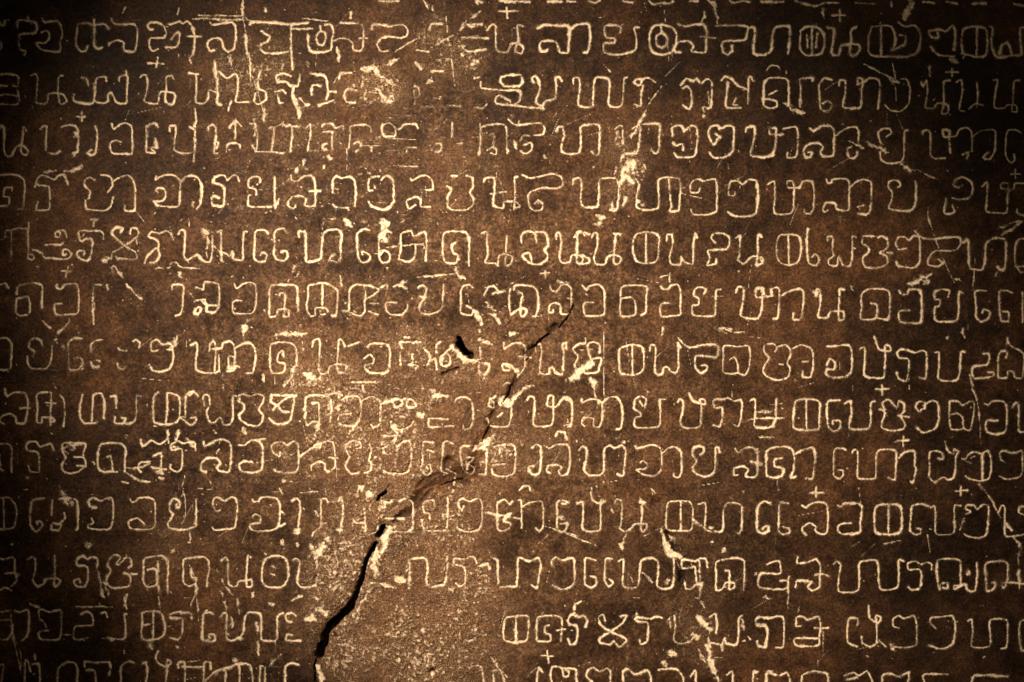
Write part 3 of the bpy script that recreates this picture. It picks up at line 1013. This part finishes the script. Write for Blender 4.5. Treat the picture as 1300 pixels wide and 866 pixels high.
def vnoise(X, Y, sx, sy=None, seed=0):
    """smooth value noise, features of about sx by sy units, mean 0.5"""
    sy = sy or sx
    r = np.random.default_rng(seed + 1000)
    x0, y0 = X.min(), Y.min()
    u = (X - x0) / sx; v = (Y - y0) / sy
    nx = int(u.max()) + 3; ny = int(v.max()) + 3
    g = r.random((ny, nx)).astype(np.float32)
    iu = u.astype(np.int32); iv = v.astype(np.int32)
    fu = (u - iu).astype(np.float32); fv = (v - iv).astype(np.float32)
    fu = fu * fu * (3 - 2 * fu); fv = fv * fv * (3 - 2 * fv)
    a = g[iv, iu]; b = g[iv, iu + 1]; c = g[iv + 1, iu]; d = g[iv + 1, iu + 1]
    return (a + (b - a) * fu) * (1 - fv) + (c + (d - c) * fu) * fv
def fbm(s, oct=4, seed=0, gain=0.5, sy=None, lo=1.6):
    t = 0; w = 0; a = 1.0
    th = 0.6 + seed
    Xr = X * math.cos(th) - Y * math.sin(th) if sy is None else X
    Yr = X * math.sin(th) + Y * math.cos(th) if sy is None else Y
    syy = sy if sy else s
    for k in range(oct):
        t = t + a * vnoise(Xr + 13.7 * k, Yr + 7.3 * k, s, syy, seed * 17 + k); w += a
        a *= gain; s = max(s / 2, lo); syy = max(syy / 2, lo)
    return t / w
def sstep(a, b, x):
    t = np.clip((x - a) / (b - a), 0, 1)
    return t * t * (3 - 2 * t)

# ------------------------------------------------------------------ read the strokes
signs = []; marks = []; chips = []; cracks = []; gouges = []
f = (0, 0, 1)
for ln in TRACE.strip().splitlines():
    ln = ln.strip()
    if not ln: continue
    if ln[0] == '@':
        f = tuple(float(v) for v in ln[1:].split(',')); continue
    kind = ln[0] if ln[0] in '+~!?' else ''
    rad = 0
    if kind in ('~', '!', '?'):
        a, ln = ln[1:].split(' ', 1); rad = float(a) * 1.9 / f[2] + 0.35
    elif kind: ln = ln[1:]
    st = []
    for part in ln.split(';'):
        pts = [tuple(float(v) for v in p.split(',')) for p in part.split()]
        st.append(np.array([(f[0] + x / f[2], f[1] + y / f[2]) for x, y in pts]))
    {'': signs, '+': marks, '~': chips, '!': cracks, '?': gouges}[kind].append((st, rad))

def smooth(p, n=4):
    if len(p) < 3: return p
    q = np.vstack([2 * p[0] - p[1], p, 2 * p[-1] - p[-2]])
    out = []
    for i in range(1, len(q) - 2):
        a, b, c, d = q[i - 1:i + 3]
        for t in np.arange(n) / n:
            # tension keeps the carver's squarish corners
            m1 = 0.36 * (c - a); m2 = 0.36 * (d - b)
            t2 = t * t; t3 = t2 * t
            out.append((2*t3-3*t2+1)*b + (t3-2*t2+t)*m1 + (-2*t3+3*t2)*c + (t3-t2)*m2)
    out.append(q[-2])
    return np.array(out)

def splat(D, ID, idx, pts, scale0, scale1, reach, taper=0):
    """lower D to the distance from the polyline (divided by its radius), note whose it is"""
    n = len(pts) - 1
    for i in range(n):
        (ax, ay), (bx, by) = pts[i], pts[i + 1]
        r0 = scale0 + (scale1 - scale0) * i / max(n, 1)
        if taper: r0 *= 1 - taper * (1 - math.sin(math.pi * (i + 0.5) / n) ** 0.7)
        m = reach * r0 + 1
        i0 = int((min(ax, bx) - m - fx[0]) / STEP); i1 = int((max(ax, bx) + m - fx[0]) / STEP) + 2
        j0 = int((min(ay, by) - m - fy[0]) / STEP); j1 = int((max(ay, by) + m - fy[0]) / STEP) + 2
        i0 = max(i0, 0) + ox; j0 = max(j0, 0) + oy
        i1 = min(i1, len(fx)) + ox; j1 = min(j1, len(fy)) + oy
        if i1 <= i0 or j1 <= j0: continue
        gx = X[j0:j1, i0:i1]; gy = Y[j0:j1, i0:i1]
        dx, dy = bx - ax, by - ay
        L = dx * dx + dy * dy + 1e-9
        t = np.clip(((gx - ax) * dx + (gy - ay) * dy) / L, 0, 1)
        d = np.hypot(gx - ax - t * dx, gy - ay - t * dy) / r0
        sub = D[j0:j1, i0:i1]
        w = d < sub
        sub[w] = d[w]
        if ID is not None: ID[j0:j1, i0:i1][w] = idx

BIG = 99.0
D = np.full((NY, NX), BIG); ID = np.full((NY, NX), -1, np.int32)
allsigns = signs + marks
for k, (st, _) in enumerate(allsigns):
    yy = st[0][0][1]
    base = 1.72 if yy < 80 else 1.52
    if k >= len(signs): base = 1.35
    if st[0][0][0] > 960 and 90 < yy < 280: base = 1.35
    base *= random.uniform(0.92, 1.1)
    for p in st:
        p = smooth(p)
        a = base * random.uniform(0.85, 1.12); b = base * random.uniform(0.85, 1.12)
        splat(D, ID, k, p, a, b, 3.0)
DC = np.full((NY, NX), BIG); IC = np.full((NY, NX), -1, np.int32)
for k, (st, r) in enumerate(chips):
    for p in st:
        q = smooth(p, 4)
        if len(p) == 2: q = np.array([p[0] + (p[1] - p[0]) * t for t in np.linspace(0, 1, 7)])
        q = q + np.random.default_rng(k).normal(0, 0.28 * r, q.shape)
        splat(DC, IC, k, q, r * random.uniform(0.95, 1.25), r * random.uniform(0.7, 1.1), 3.0, 0.55)
DK = np.full((NY, NX), BIG); IK = np.full((NY, NX), -1, np.int32)
for k, (st, r) in enumerate(cracks):
    for p in st:
        r0 = r; r1 = r * (1.0 if r > 2.2 or len(p) > 10 else 0.6)
        q = smooth(p, 5)
        if r < 1.5: q = q + np.random.default_rng(k).normal(0, 0.55, q.shape)
        splat(DK, IK, k, q, r0, r1, 3.0)

DG = np.full((NY, NX), BIG)
for k, (st, r) in enumerate(gouges):
    for p in st:
        splat(DG, None, k, smooth(p, 3), r * 1.3, r * 0.8, 3.5)

# small stray pits of pale dust, thickest round the worn middle
DP = np.full((NY, NX), BIG)
for k in range(2300):
    if random.random() < 0.75:
        x = random.gauss(470, 230); y = random.gauss(430, 260)
    else:
        x = random.uniform(-5, 1305); y = random.uniform(-5, 870)
    r = 0.45 + 1.1 * random.random() ** 3
    a = random.uniform(0, 6.28); l = random.uniform(0, 2.2) * r
    splat(DP, None, 0, np.array([(x, y), (x + l * math.cos(a), y + l * math.sin(a))]), r, r, 2.0)
for k in range(170):           # hairline scratches
    x = random.uniform(150, 1100); y = random.uniform(0, 866)
    a = random.choice([random.gauss(-0.1, 0.15), random.gauss(1.57, 0.2), random.gauss(-0.8, 0.3)])
    l = random.uniform(6, 34)
    splat(DP, None, 0, np.array([(x, y), (x + l * math.cos(a), y + l * math.sin(a))]), 0.45, 0.3, 2.0)

# ------------------------------------------------------------------ worn, broken-up zones
WZ = [(560,800,120,120,1.1),(510,640,130,100,1.0),(490,520,120,80,.75),(440,760,70,120,1.0),(470,560,100,60,.9),(410,500,80,70,.85),
      (620,570,90,60,.6),(560,455,120,50,.75),(530,350,160,50,.35),(475,105,48,30,1.1),(570,70,70,50,.75),
      (335,105,75,80,.6),(250,150,60,50,.45),(400,175,120,30,.5),(600,120,60,50,.4),(215,690,60,50,.5),(800,210,34,60,.75),(620,190,150,60,.35),(885,790,40,70,.5),(770,700,50,40,.3),
      (400,260,120,60,.3),(690,450,60,60,.3),(620,520,40,30,.5),(380,600,70,80,.6),(500,720,70,60,.9)]
worn = np.zeros((NY, NX))
for cx, cy, rx, ry, a in WZ:
    worn = np.maximum(worn, a * np.exp(-(((X - cx) / rx) ** 2 + ((Y - cy) / ry) ** 2) * 0.9))
nA = fbm(70, 5, 1, 0.64); nB = fbm(16, 4, 2, 0.6); nF = vnoise(X, Y, 2.3, 2.3, 5); nG = vnoise(X + Y * .3, Y - X * .3, 3.1, 3.1, 6)
nW = fbm(9, 3, 3, 0.6); nH = vnoise(X, Y, 26, 1.8, 7); nV = vnoise(X, Y, 1.8, 34, 8); nL = fbm(240, 4, 4)
infr = sstep(-60, 0, X) * sstep(PW + 60, PW, X) * sstep(-60, 0, Y) * sstep(PH + 60, PH, Y)
light_pool = 0.62 * np.exp(-(((X - 570) / 370) ** 2 + ((Y - 500) / 380) ** 2)) * (0.35 + 1.3 * nB)
worn = np.maximum(worn, 0)
worn = sstep(0.16, 1.12, worn + (nA - 0.5) * 0.75 + (nB - 0.5) * 0.35)

wrel = worn
nM = fbm(46, 4, 31, 0.62); nM2 = vnoise(X, Y, 60, 22, 32)
mott = np.clip(sstep(0.34, 0.60, 0.50 * nM + 0.30 * nM2 + 0.20 * nB + (nF - 0.5) * 0.10 + (nW - 0.5) * 0.16), 0, 1)
light_pool = np.clip(light_pool * 1.9, 0, 1) * (0.30 + 0.70 * mott) * infr      # bright middle of the light pool painted into the stone colour, mottled
# ------------------------------------------------------------------ relief (units of the grid, + is out)
H = (nL - 0.5) * 9 + (nA - 0.5) * 3.2 + (nB - 0.5) * 0.9
H += (nF - 0.5) * 0.22 * infr + (nH - 0.5) * 0.12 * infr
H += wrel * ((nF - 0.5) * 1.1 + (nG - 0.5) * 1.2 + (nW - 0.5) * 3.0 - 0.8) * infr
nS1 = vnoise(X, Y, 5.5, 5.5, 21); nS2 = vnoise(X, Y, 13, 13, 22)
Dn = D * (0.80 + 0.5 * nS2) + (nG - 0.5) * 0.95 + (nF - 0.5) * 0.75 + (nS1 - 0.5) * 0.55
stroke = sstep(1.4, 0.2, Dn)
H -= stroke * (1.6 + 0.5 * (nB - 0.5))
H += 0.16 * np.exp(-((Dn - 1.9) / 0.45) ** 2)
rc = np.array([c[1] for c in chips] + [1.0])[IC]
Cn = DC * (0.65 + 0.7 * nS1) + ((nG - 0.5) * 1.1 + (nW - 0.5) * 2.4 + (nF - 0.5) * 0.7) * np.clip(2.4 / rc, 0.35, 1)
chip = sstep(1.15, 0.2, Cn)
H -= chip * (0.9 + 1.6 * (nW - 0.3) + 0.9 * (nF - 0.5))
Kn = DK + (nW - 0.5) * 0.9 + (nG - 0.5) * 0.4
rk = np.array([c[1] for c in cracks] + [1.0])[IK]
crack = sstep(1.15, 0.7, Kn)
H -= crack * np.minimum(rk * 9, 26)
H -= sstep(2.6, 1.0, Kn) * np.minimum(rk * 0.5, 2.0) * (0.5 + nW)
H -= sstep(1.0, 0.4, DP) * 0.5
Gn = DG + (nW - 0.5) * 1.6 + (nG - 0.5) * 0.7 + (nB - 0.5) * 0.8
gouge = sstep(2.6, 0.0, Gn)
H -= gouge * (3.2 + (nW - 0.5) * 7 + (nG - 0.5) * 2.5)
# the broken piece below and right of the long crack lies a little lower
side = sstep(0, 26, (X - (400 + (866 - Y) * 0.36 + 14))) * sstep(640, 700, Y) * sstep(700, 560, X)
H -= side * 2.2 * infr

worn = worn * (1 - 0.95 * sstep(0.05, 0.45, gouge)); light_pool = light_pool * (1 - 0.95 * sstep(0.05, 0.45, gouge))
# ------------------------------------------------------------------ pale dust caught in the hollows
patch = 0.46 + 1.15 * (fbm(22, 3, 9) - 0.15)
fade = np.zeros_like(D)
for cx, cy, rx, ry, q in [(555,128,75,26,.62),(585,178,75,30,.4),(395,175,90,26,.25),(460,60,40,40,.2),(560,60,45,35,.35),
                          (520,380,60,35,.3),(425,720,40,50,.45),(590,850,60,26,.45),(20,300,60,50,.3),(160,380,50,40,.35),(120,460,60,30,.35)]:
    fade = np.maximum(fade, q * np.exp(-((X - cx) / rx) ** 2 - ((Y - cy) / ry) ** 2))
stroke = stroke * (1 - fade * (0.7 + 0.8 * nB))
dust = stroke * np.clip(patch, 0.48, 1.0) * (0.68 + 0.58 * nG)
dust = np.maximum(dust, sstep(2.7, 1.0, Dn) * 0.22 * (0.4 + nF))
dust = np.maximum(dust, chip * np.clip(0.10 + 1.25 * (0.5 * nG + 0.5 * nF) + np.clip((rc - 2.6) * 0.2, 0, 0.35), 0, 1) * np.clip(patch + .25, .5, 1))
dust = np.maximum(dust, sstep(2.2, 0.9, Cn) * 0.3 * (nF > 0.55))
dust = np.maximum(dust, sstep(1.1, 0.3, DP) * (0.3 + 0.5 * nG))
gran = sstep(0.50, 0.84, nF * 0.5 + nG * 0.5 + (nW - 0.5) * 0.25 + (nA - 0.5) * 0.5)
dust = np.maximum(dust, wrel * gran * 0.56 * infr)
dust = np.maximum(dust, sstep(0.84, 0.97, nV) * sstep(0.52, 0.66, nA) * 0.28 * infr * (nG > .35))
dust = np.maximum(dust, sstep(0.82, 0.97, nH) * sstep(0.50, 0.62, 1 - nA) * 0.25 * infr * (nG > .35) * sstep(700, 400, X))
dust = np.maximum(dust, (nG * nF > 0.42) * 0.20 * infr * (0.25 + 0.6 * light_pool))
scuff = np.exp(-(((X - 470) / 210) ** 2 + ((Y - 230) / 150) ** 2)) + 0.6 * np.exp(-(((X - 240) / 90) ** 2 + ((Y - 690) / 70) ** 2))
dust = np.maximum(dust, scuff * sstep(0.62, 0.9, vnoise(X, Y, 17, 1.6, 41) * 0.75 + 0.25 * nF) * sstep(0.42, 0.6, nB) * 0.42)
dust = np.maximum(dust, scuff * sstep(0.72, 0.95, vnoise(X, Y, 1.7, 20, 42) * 0.75 + 0.25 * nG) * sstep(0.45, 0.6, 1 - nB) * 0.38)
dust *= 1 - crack
dust *= 1 - 0.85 * sstep(0.4, 0.9, gouge) * (1 - np.maximum(chip, 0.8 * stroke))
# pale broken lips along the wide crack, on the side that leans to the left
dust = np.clip(dust, 0, 1)

# ------------------------------------------------------------------ material
def nd(nt, kind, **kw):
    n = nt.nodes.new(kind)
    for k, v in kw.items(): setattr(n, k, v)
    return n
def stone_material(name):
    m = bpy.data.materials.new(name); m.use_nodes = True
    nt = m.node_tree; L = nt.links.new
    b = nt.nodes['Principled BSDF']
    tc = nd(nt, 'ShaderNodeTexCoord')
    def noise(scale, detail, rough=0.6):
        n = nd(nt, 'ShaderNodeTexNoise')
        n.inputs['Scale'].default_value = scale; n.inputs['Detail'].default_value = detail
        n.inputs['Roughness'].default_value = rough
        L(tc.outputs['Object'], n.inputs['Vector']); return n.outputs['Fac']
    def ramp(src, stops):
        r = nd(nt, 'ShaderNodeValToRGB'); e = r.color_ramp.elements
        e[0].position, e[0].color = stops[0][0], (*stops[0][1], 1)
        e[1].position, e[1].color = stops[-1][0], (*stops[-1][1], 1)
        for p, c in stops[1:-1]:
            q = e.new(p); q.color = (*c, 1)
        L(src, r.inputs[0]); return r.outputs[0]
    def mix(fac, a, b_, blend='MIX'):
        x = nd(nt, 'ShaderNodeMix', data_type='RGBA', blend_type=blend)
        if isinstance(fac, float): x.inputs[0].default_value = fac
        else: L(fac, x.inputs[0])
        for i, s in ((6, a), (7, b_)):
            if isinstance(s, tuple): x.inputs[i].default_value = (*s, 1)
            else: L(s, x.inputs[i])
        return x.outputs[2]
    def math_(op, a, b_=None, clamp=False):
        x = nd(nt, 'ShaderNodeMath', operation=op); x.use_clamp = clamp
        for i, s in ((0, a), (1, b_)):
            if s is None: continue
            if isinstance(s, (int, float)): x.inputs[i].default_value = s
            else: L(s, x.inputs[i])
        return x.outputs[0]
    def attr(n):
        a = nd(nt, 'ShaderNodeAttribute', attribute_name=n); return a.outputs['Fac']
    big = noise(9, 5); mid = noise(90, 6, .7); fine = noise(700, 4, .7); grit = noise(1500, 2, .6)
    stone = ramp(big, [(0.38, (0.011, 0.0055, 0.0030)), (0.5, (0.028, 0.0132, 0.0066)), (0.62, (0.066, 0.0300, 0.0140))])
    stone = mix(0.75, stone, ramp(mid, [(0.36, (0.40, 0.37, 0.35)), (0.5, (1, 1, 1)), (0.64, (1.9, 1.8, 1.65))]), 'MULTIPLY')
    stone = mix(0.9, stone, ramp(fine, [(0.36, (0.45, 0.43, 0.42)), (0.5, (1, 1, 1)), (0.66, (2.0, 1.9, 1.75))]), 'MULTIPLY')
    light_pool_col = mix(0.8, mix(0.8, (0.135, 0.070, 0.036), ramp(noise(240, 5, .75), [(0.38, (0.35, 0.33, 0.32)), (0.5, (1, 1, 1)), (0.62, (1.9, 1.85, 1.75))]), 'MULTIPLY'), ramp(fine, [(0.38, (0.40, 0.38, 0.37)), (0.5, (1, 1, 1)), (0.62, (2.1, 2.05, 1.9))]), 'MULTIPLY')
    stone = mix(math_('MULTIPLY', attr('light_pool'), 0.60), stone, light_pool_col)
    wornc = ramp(grit, [(0.38, (0.030, 0.0145, 0.0075)), (0.5, (0.140, 0.072, 0.037)), (0.62, (0.40, 0.25, 0.142))])
    col = mix(math_('MULTIPLY', attr('worn'), 0.66), stone, wornc)
    d = attr('dust')
    grain = noise(520, 3, .75)
    dn = math_('ADD', d, math_('MULTIPLY', math_('SUBTRACT', grit, 0.5), 0.9))
    dn = math_('ADD', dn, math_('MULTIPLY', math_('MULTIPLY', math_('SUBTRACT', grain, 0.485), 2.0), attr('worn')))
    mr = nd(nt, 'ShaderNodeMapRange'); mr.interpolation_type = 'SMOOTHSTEP'
    L(dn, mr.inputs[0]); mr.inputs[1].default_value = 0.10; mr.inputs[2].default_value = 0.92
    dust_f = math_('MULTIPLY', mr.outputs[0], math_('GREATER_THAN', math_('ADD', d, math_('MULTIPLY', attr('worn'), 0.1)), 0.02))
    chalk = ramp(fine, [(0.35, (0.60, 0.43, 0.27)), (0.6, (0.90, 0.73, 0.54))])
    col = mix(dust_f, col, chalk)
    col = mix(attr('deep'), col, (0.014, 0.008, 0.004))
    L(col, b.inputs['Base Color'])
    ro = math_('ADD', math_('MULTIPLY', mid, 0.35), 0.42)
    ro = math_('ADD', ro, math_('MULTIPLY', attr('worn'), 0.2), clamp=True)
    L(ro, b.inputs['Roughness'])
    b.inputs['Specular IOR Level'].default_value = 0.10
    bp = nd(nt, 'ShaderNodeBump'); bp.inputs['Distance'].default_value = 0.0004; bp.inputs['Strength'].default_value = 0.55
    L(math_('ADD', math_('MULTIPLY', fine, 0.6), math_('MULTIPLY', grit, 0.5)), bp.inputs['Height'])
    L(bp.outputs[0], b.inputs['Normal'])
    return m
M_STONE = stone_material('dark_inscribed_stone')

# ------------------------------------------------------------------ cut the face into its parts
XW = (X - PW / 2) * S; ZW = (PH / 2 - Y) * S; YW = -H * S
V = np.stack([XW, YW, ZW], -1).reshape(-1, 3).astype(np.float32)
gy_, gx_ = np.gradient(H, ys, xs)
N = np.stack([-gx_, -np.ones_like(H), gy_], -1)        # outward is -y; z runs against the rows
N /= np.linalg.norm(N, axis=-1, keepdims=True)
N = N.reshape(-1, 3).astype(np.float32)
ATT = {'dust': dust.reshape(-1).astype(np.float32), 'worn': worn.reshape(-1).astype(np.float32), 'light_pool': light_pool.reshape(-1).astype(np.float32),
       'deep': (sstep(0.35, 0.9, crack) * np.clip(rk / 2, 0.3, 1)).reshape(-1).astype(np.float32)}

jj, ii = np.meshgrid(np.arange(NY - 1), np.arange(NX - 1), indexing='ij')
a = (jj * NX + ii).reshape(-1)
Q = np.stack([a, a + NX, a + NX + 1, a + 1], -1)       # faces -y
def fmean(A):
    return (A[:-1, :-1] + A[1:, :-1] + A[:-1, 1:] + A[1:, 1:]).reshape(-1) / 4
fD = fmean(Dn); fID = ID[:-1, :-1].reshape(-1)
fK = fmean(Kn); fIK = IK[:-1, :-1].reshape(-1)
fC = fmean(DC); fIC = IC[:-1, :-1].reshape(-1)

root = bpy.data.objects.new('stone_inscription', None)
root.empty_display_size = 0.05
root.location = (0, 0, ZC)
COL.objects.link(root)
root['label'] = 'dark brown stone slab carved with rows of pale ancient letters and split by a crack'
root['category'] = 'stone inscription'

def build(name, faces, kind=None, label=None):
    q = Q[faces]
    used, inv = np.unique(q, return_inverse=True)
    inv = inv.reshape(-1)
    me = bpy.data.meshes.new(name)
    nf = len(q)
    me.vertices.add(len(used)); me.vertices.foreach_set('co', V[used].reshape(-1))
    me.loops.add(nf * 4); me.loops.foreach_set('vertex_index', inv.astype(np.int32))
    me.polygons.add(nf)
    me.polygons.foreach_set('loop_start', np.arange(0, nf * 4, 4, dtype=np.int32))
    me.update(calc_edges=True)
    me.polygons.foreach_set('use_smooth', np.ones(nf, dtype=bool))
    for k, v in ATT.items():
        at = me.attributes.new(k, 'FLOAT', 'POINT'); at.data.foreach_set('value', v[used])
    me.normals_split_custom_set_from_vertices(N[used])
    me.materials.append(M_STONE)
    o = bpy.data.objects.new(name, me)
    COL.objects.link(o); o.parent = root
    if kind: o['kind'] = kind
    if label: o['label'] = label
    return o

owner = np.zeros(len(Q), np.int32)                      # 0 = plain face of the stone
nS = len(signs); nM = len(marks)
owner = np.where((fD < 1.3) & (fID >= 0), fID + 1, owner)
thin = np.array([c[1] < 1.3 for c in chips])
sel = (fC < 1.15) & (fIC >= 0) & (owner == 0)
owner = np.where(sel, 10000 + fIC, owner)
sel = (fK < 1.15) & (fIK >= 0)
owner = np.where(sel, 20000 + fIK, owner)
order = np.argsort(owner, kind='stable'); so = owner[order]
bounds = np.flatnonzero(np.diff(so)) + 1
groups = {int(so[g[0]]) if False else int(owner[g[0]]): g for g in np.split(order, bounds)}
sizes = sorted([(len(g), k) for k, g in groups.items() if 0 < k <= nS], reverse=True)
big_set = set(k for _, k in sizes[:298])
rest = []; crk = []
for k in sorted(groups):
    g = groups[k]
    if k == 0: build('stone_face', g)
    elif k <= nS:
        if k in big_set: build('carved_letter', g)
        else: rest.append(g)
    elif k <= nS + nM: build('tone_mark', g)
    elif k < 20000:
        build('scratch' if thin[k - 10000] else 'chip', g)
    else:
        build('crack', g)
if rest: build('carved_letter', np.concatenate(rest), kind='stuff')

# ------------------------------------------------------------------ the block behind the face
T = 0.11 / S
def block():
    # rough-hewn sides run back from the edge of the face; one ring of points per depth
    loop = [j * NX for j in range(NY)] + [(NY - 1) * NX + i for i in range(1, NX)] + \
           [j * NX + NX - 1 for j in range(NY - 2, -1, -1)] + [i for i in range(NX - 2, 0, -1)]
    base = V[loop]
    # thin the ring outside of its corners is not needed: it stays welded point for point
    n = len(loop); rings = [base]
    cen = np.array([0, 0, 0.0])
    r = np.random.default_rng(5)
    K = 9
    for k in range(1, K + 1):
        p = base.copy()
        p[:, 1] += 0.11 * k / K
        jit = np.interp(np.arange(n), np.arange(0, n + 12, 12), r.normal(0, 0.0016, len(np.arange(0, n + 12, 12))))
        dirn = np.stack([np.sign(p[:, 0]) * (abs(p[:, 0]) > abs(V[:, 0]).max() - 1e-4), 0 * p[:, 0],
                         np.sign(p[:, 2]) * (abs(p[:, 2]) > abs(V[:, 2]).max() - 1e-4)], -1)
        out = 0.004 * math.sin(math.pi * min(k, 4) / 8)
        p += dirn * (out + jit[:, None])
        rings.append(p)
    verts = np.concatenate(rings + [np.array([[0, 0.11, 0]])])
    faces = []
    for k in range(K):
        for i in range(n):
            j = (i + 1) % n
            faces.append((k * n + j, k * n + i, (k + 1) * n + i, (k + 1) * n + j))
    c = len(verts) - 1
    for i in range(n):
        faces.append((K * n + (i + 1) % n, K * n + i, c))
    me = bpy.data.meshes.new('stone_back')
    me.from_pydata(verts.tolist(), [], faces); me.update()
    me.materials.append(M_STONE)
    o = bpy.data.objects.new('stone_back', me); COL.objects.link(o); o.parent = root
block()
print('parts', len(groups), 'verts', NX * NY)
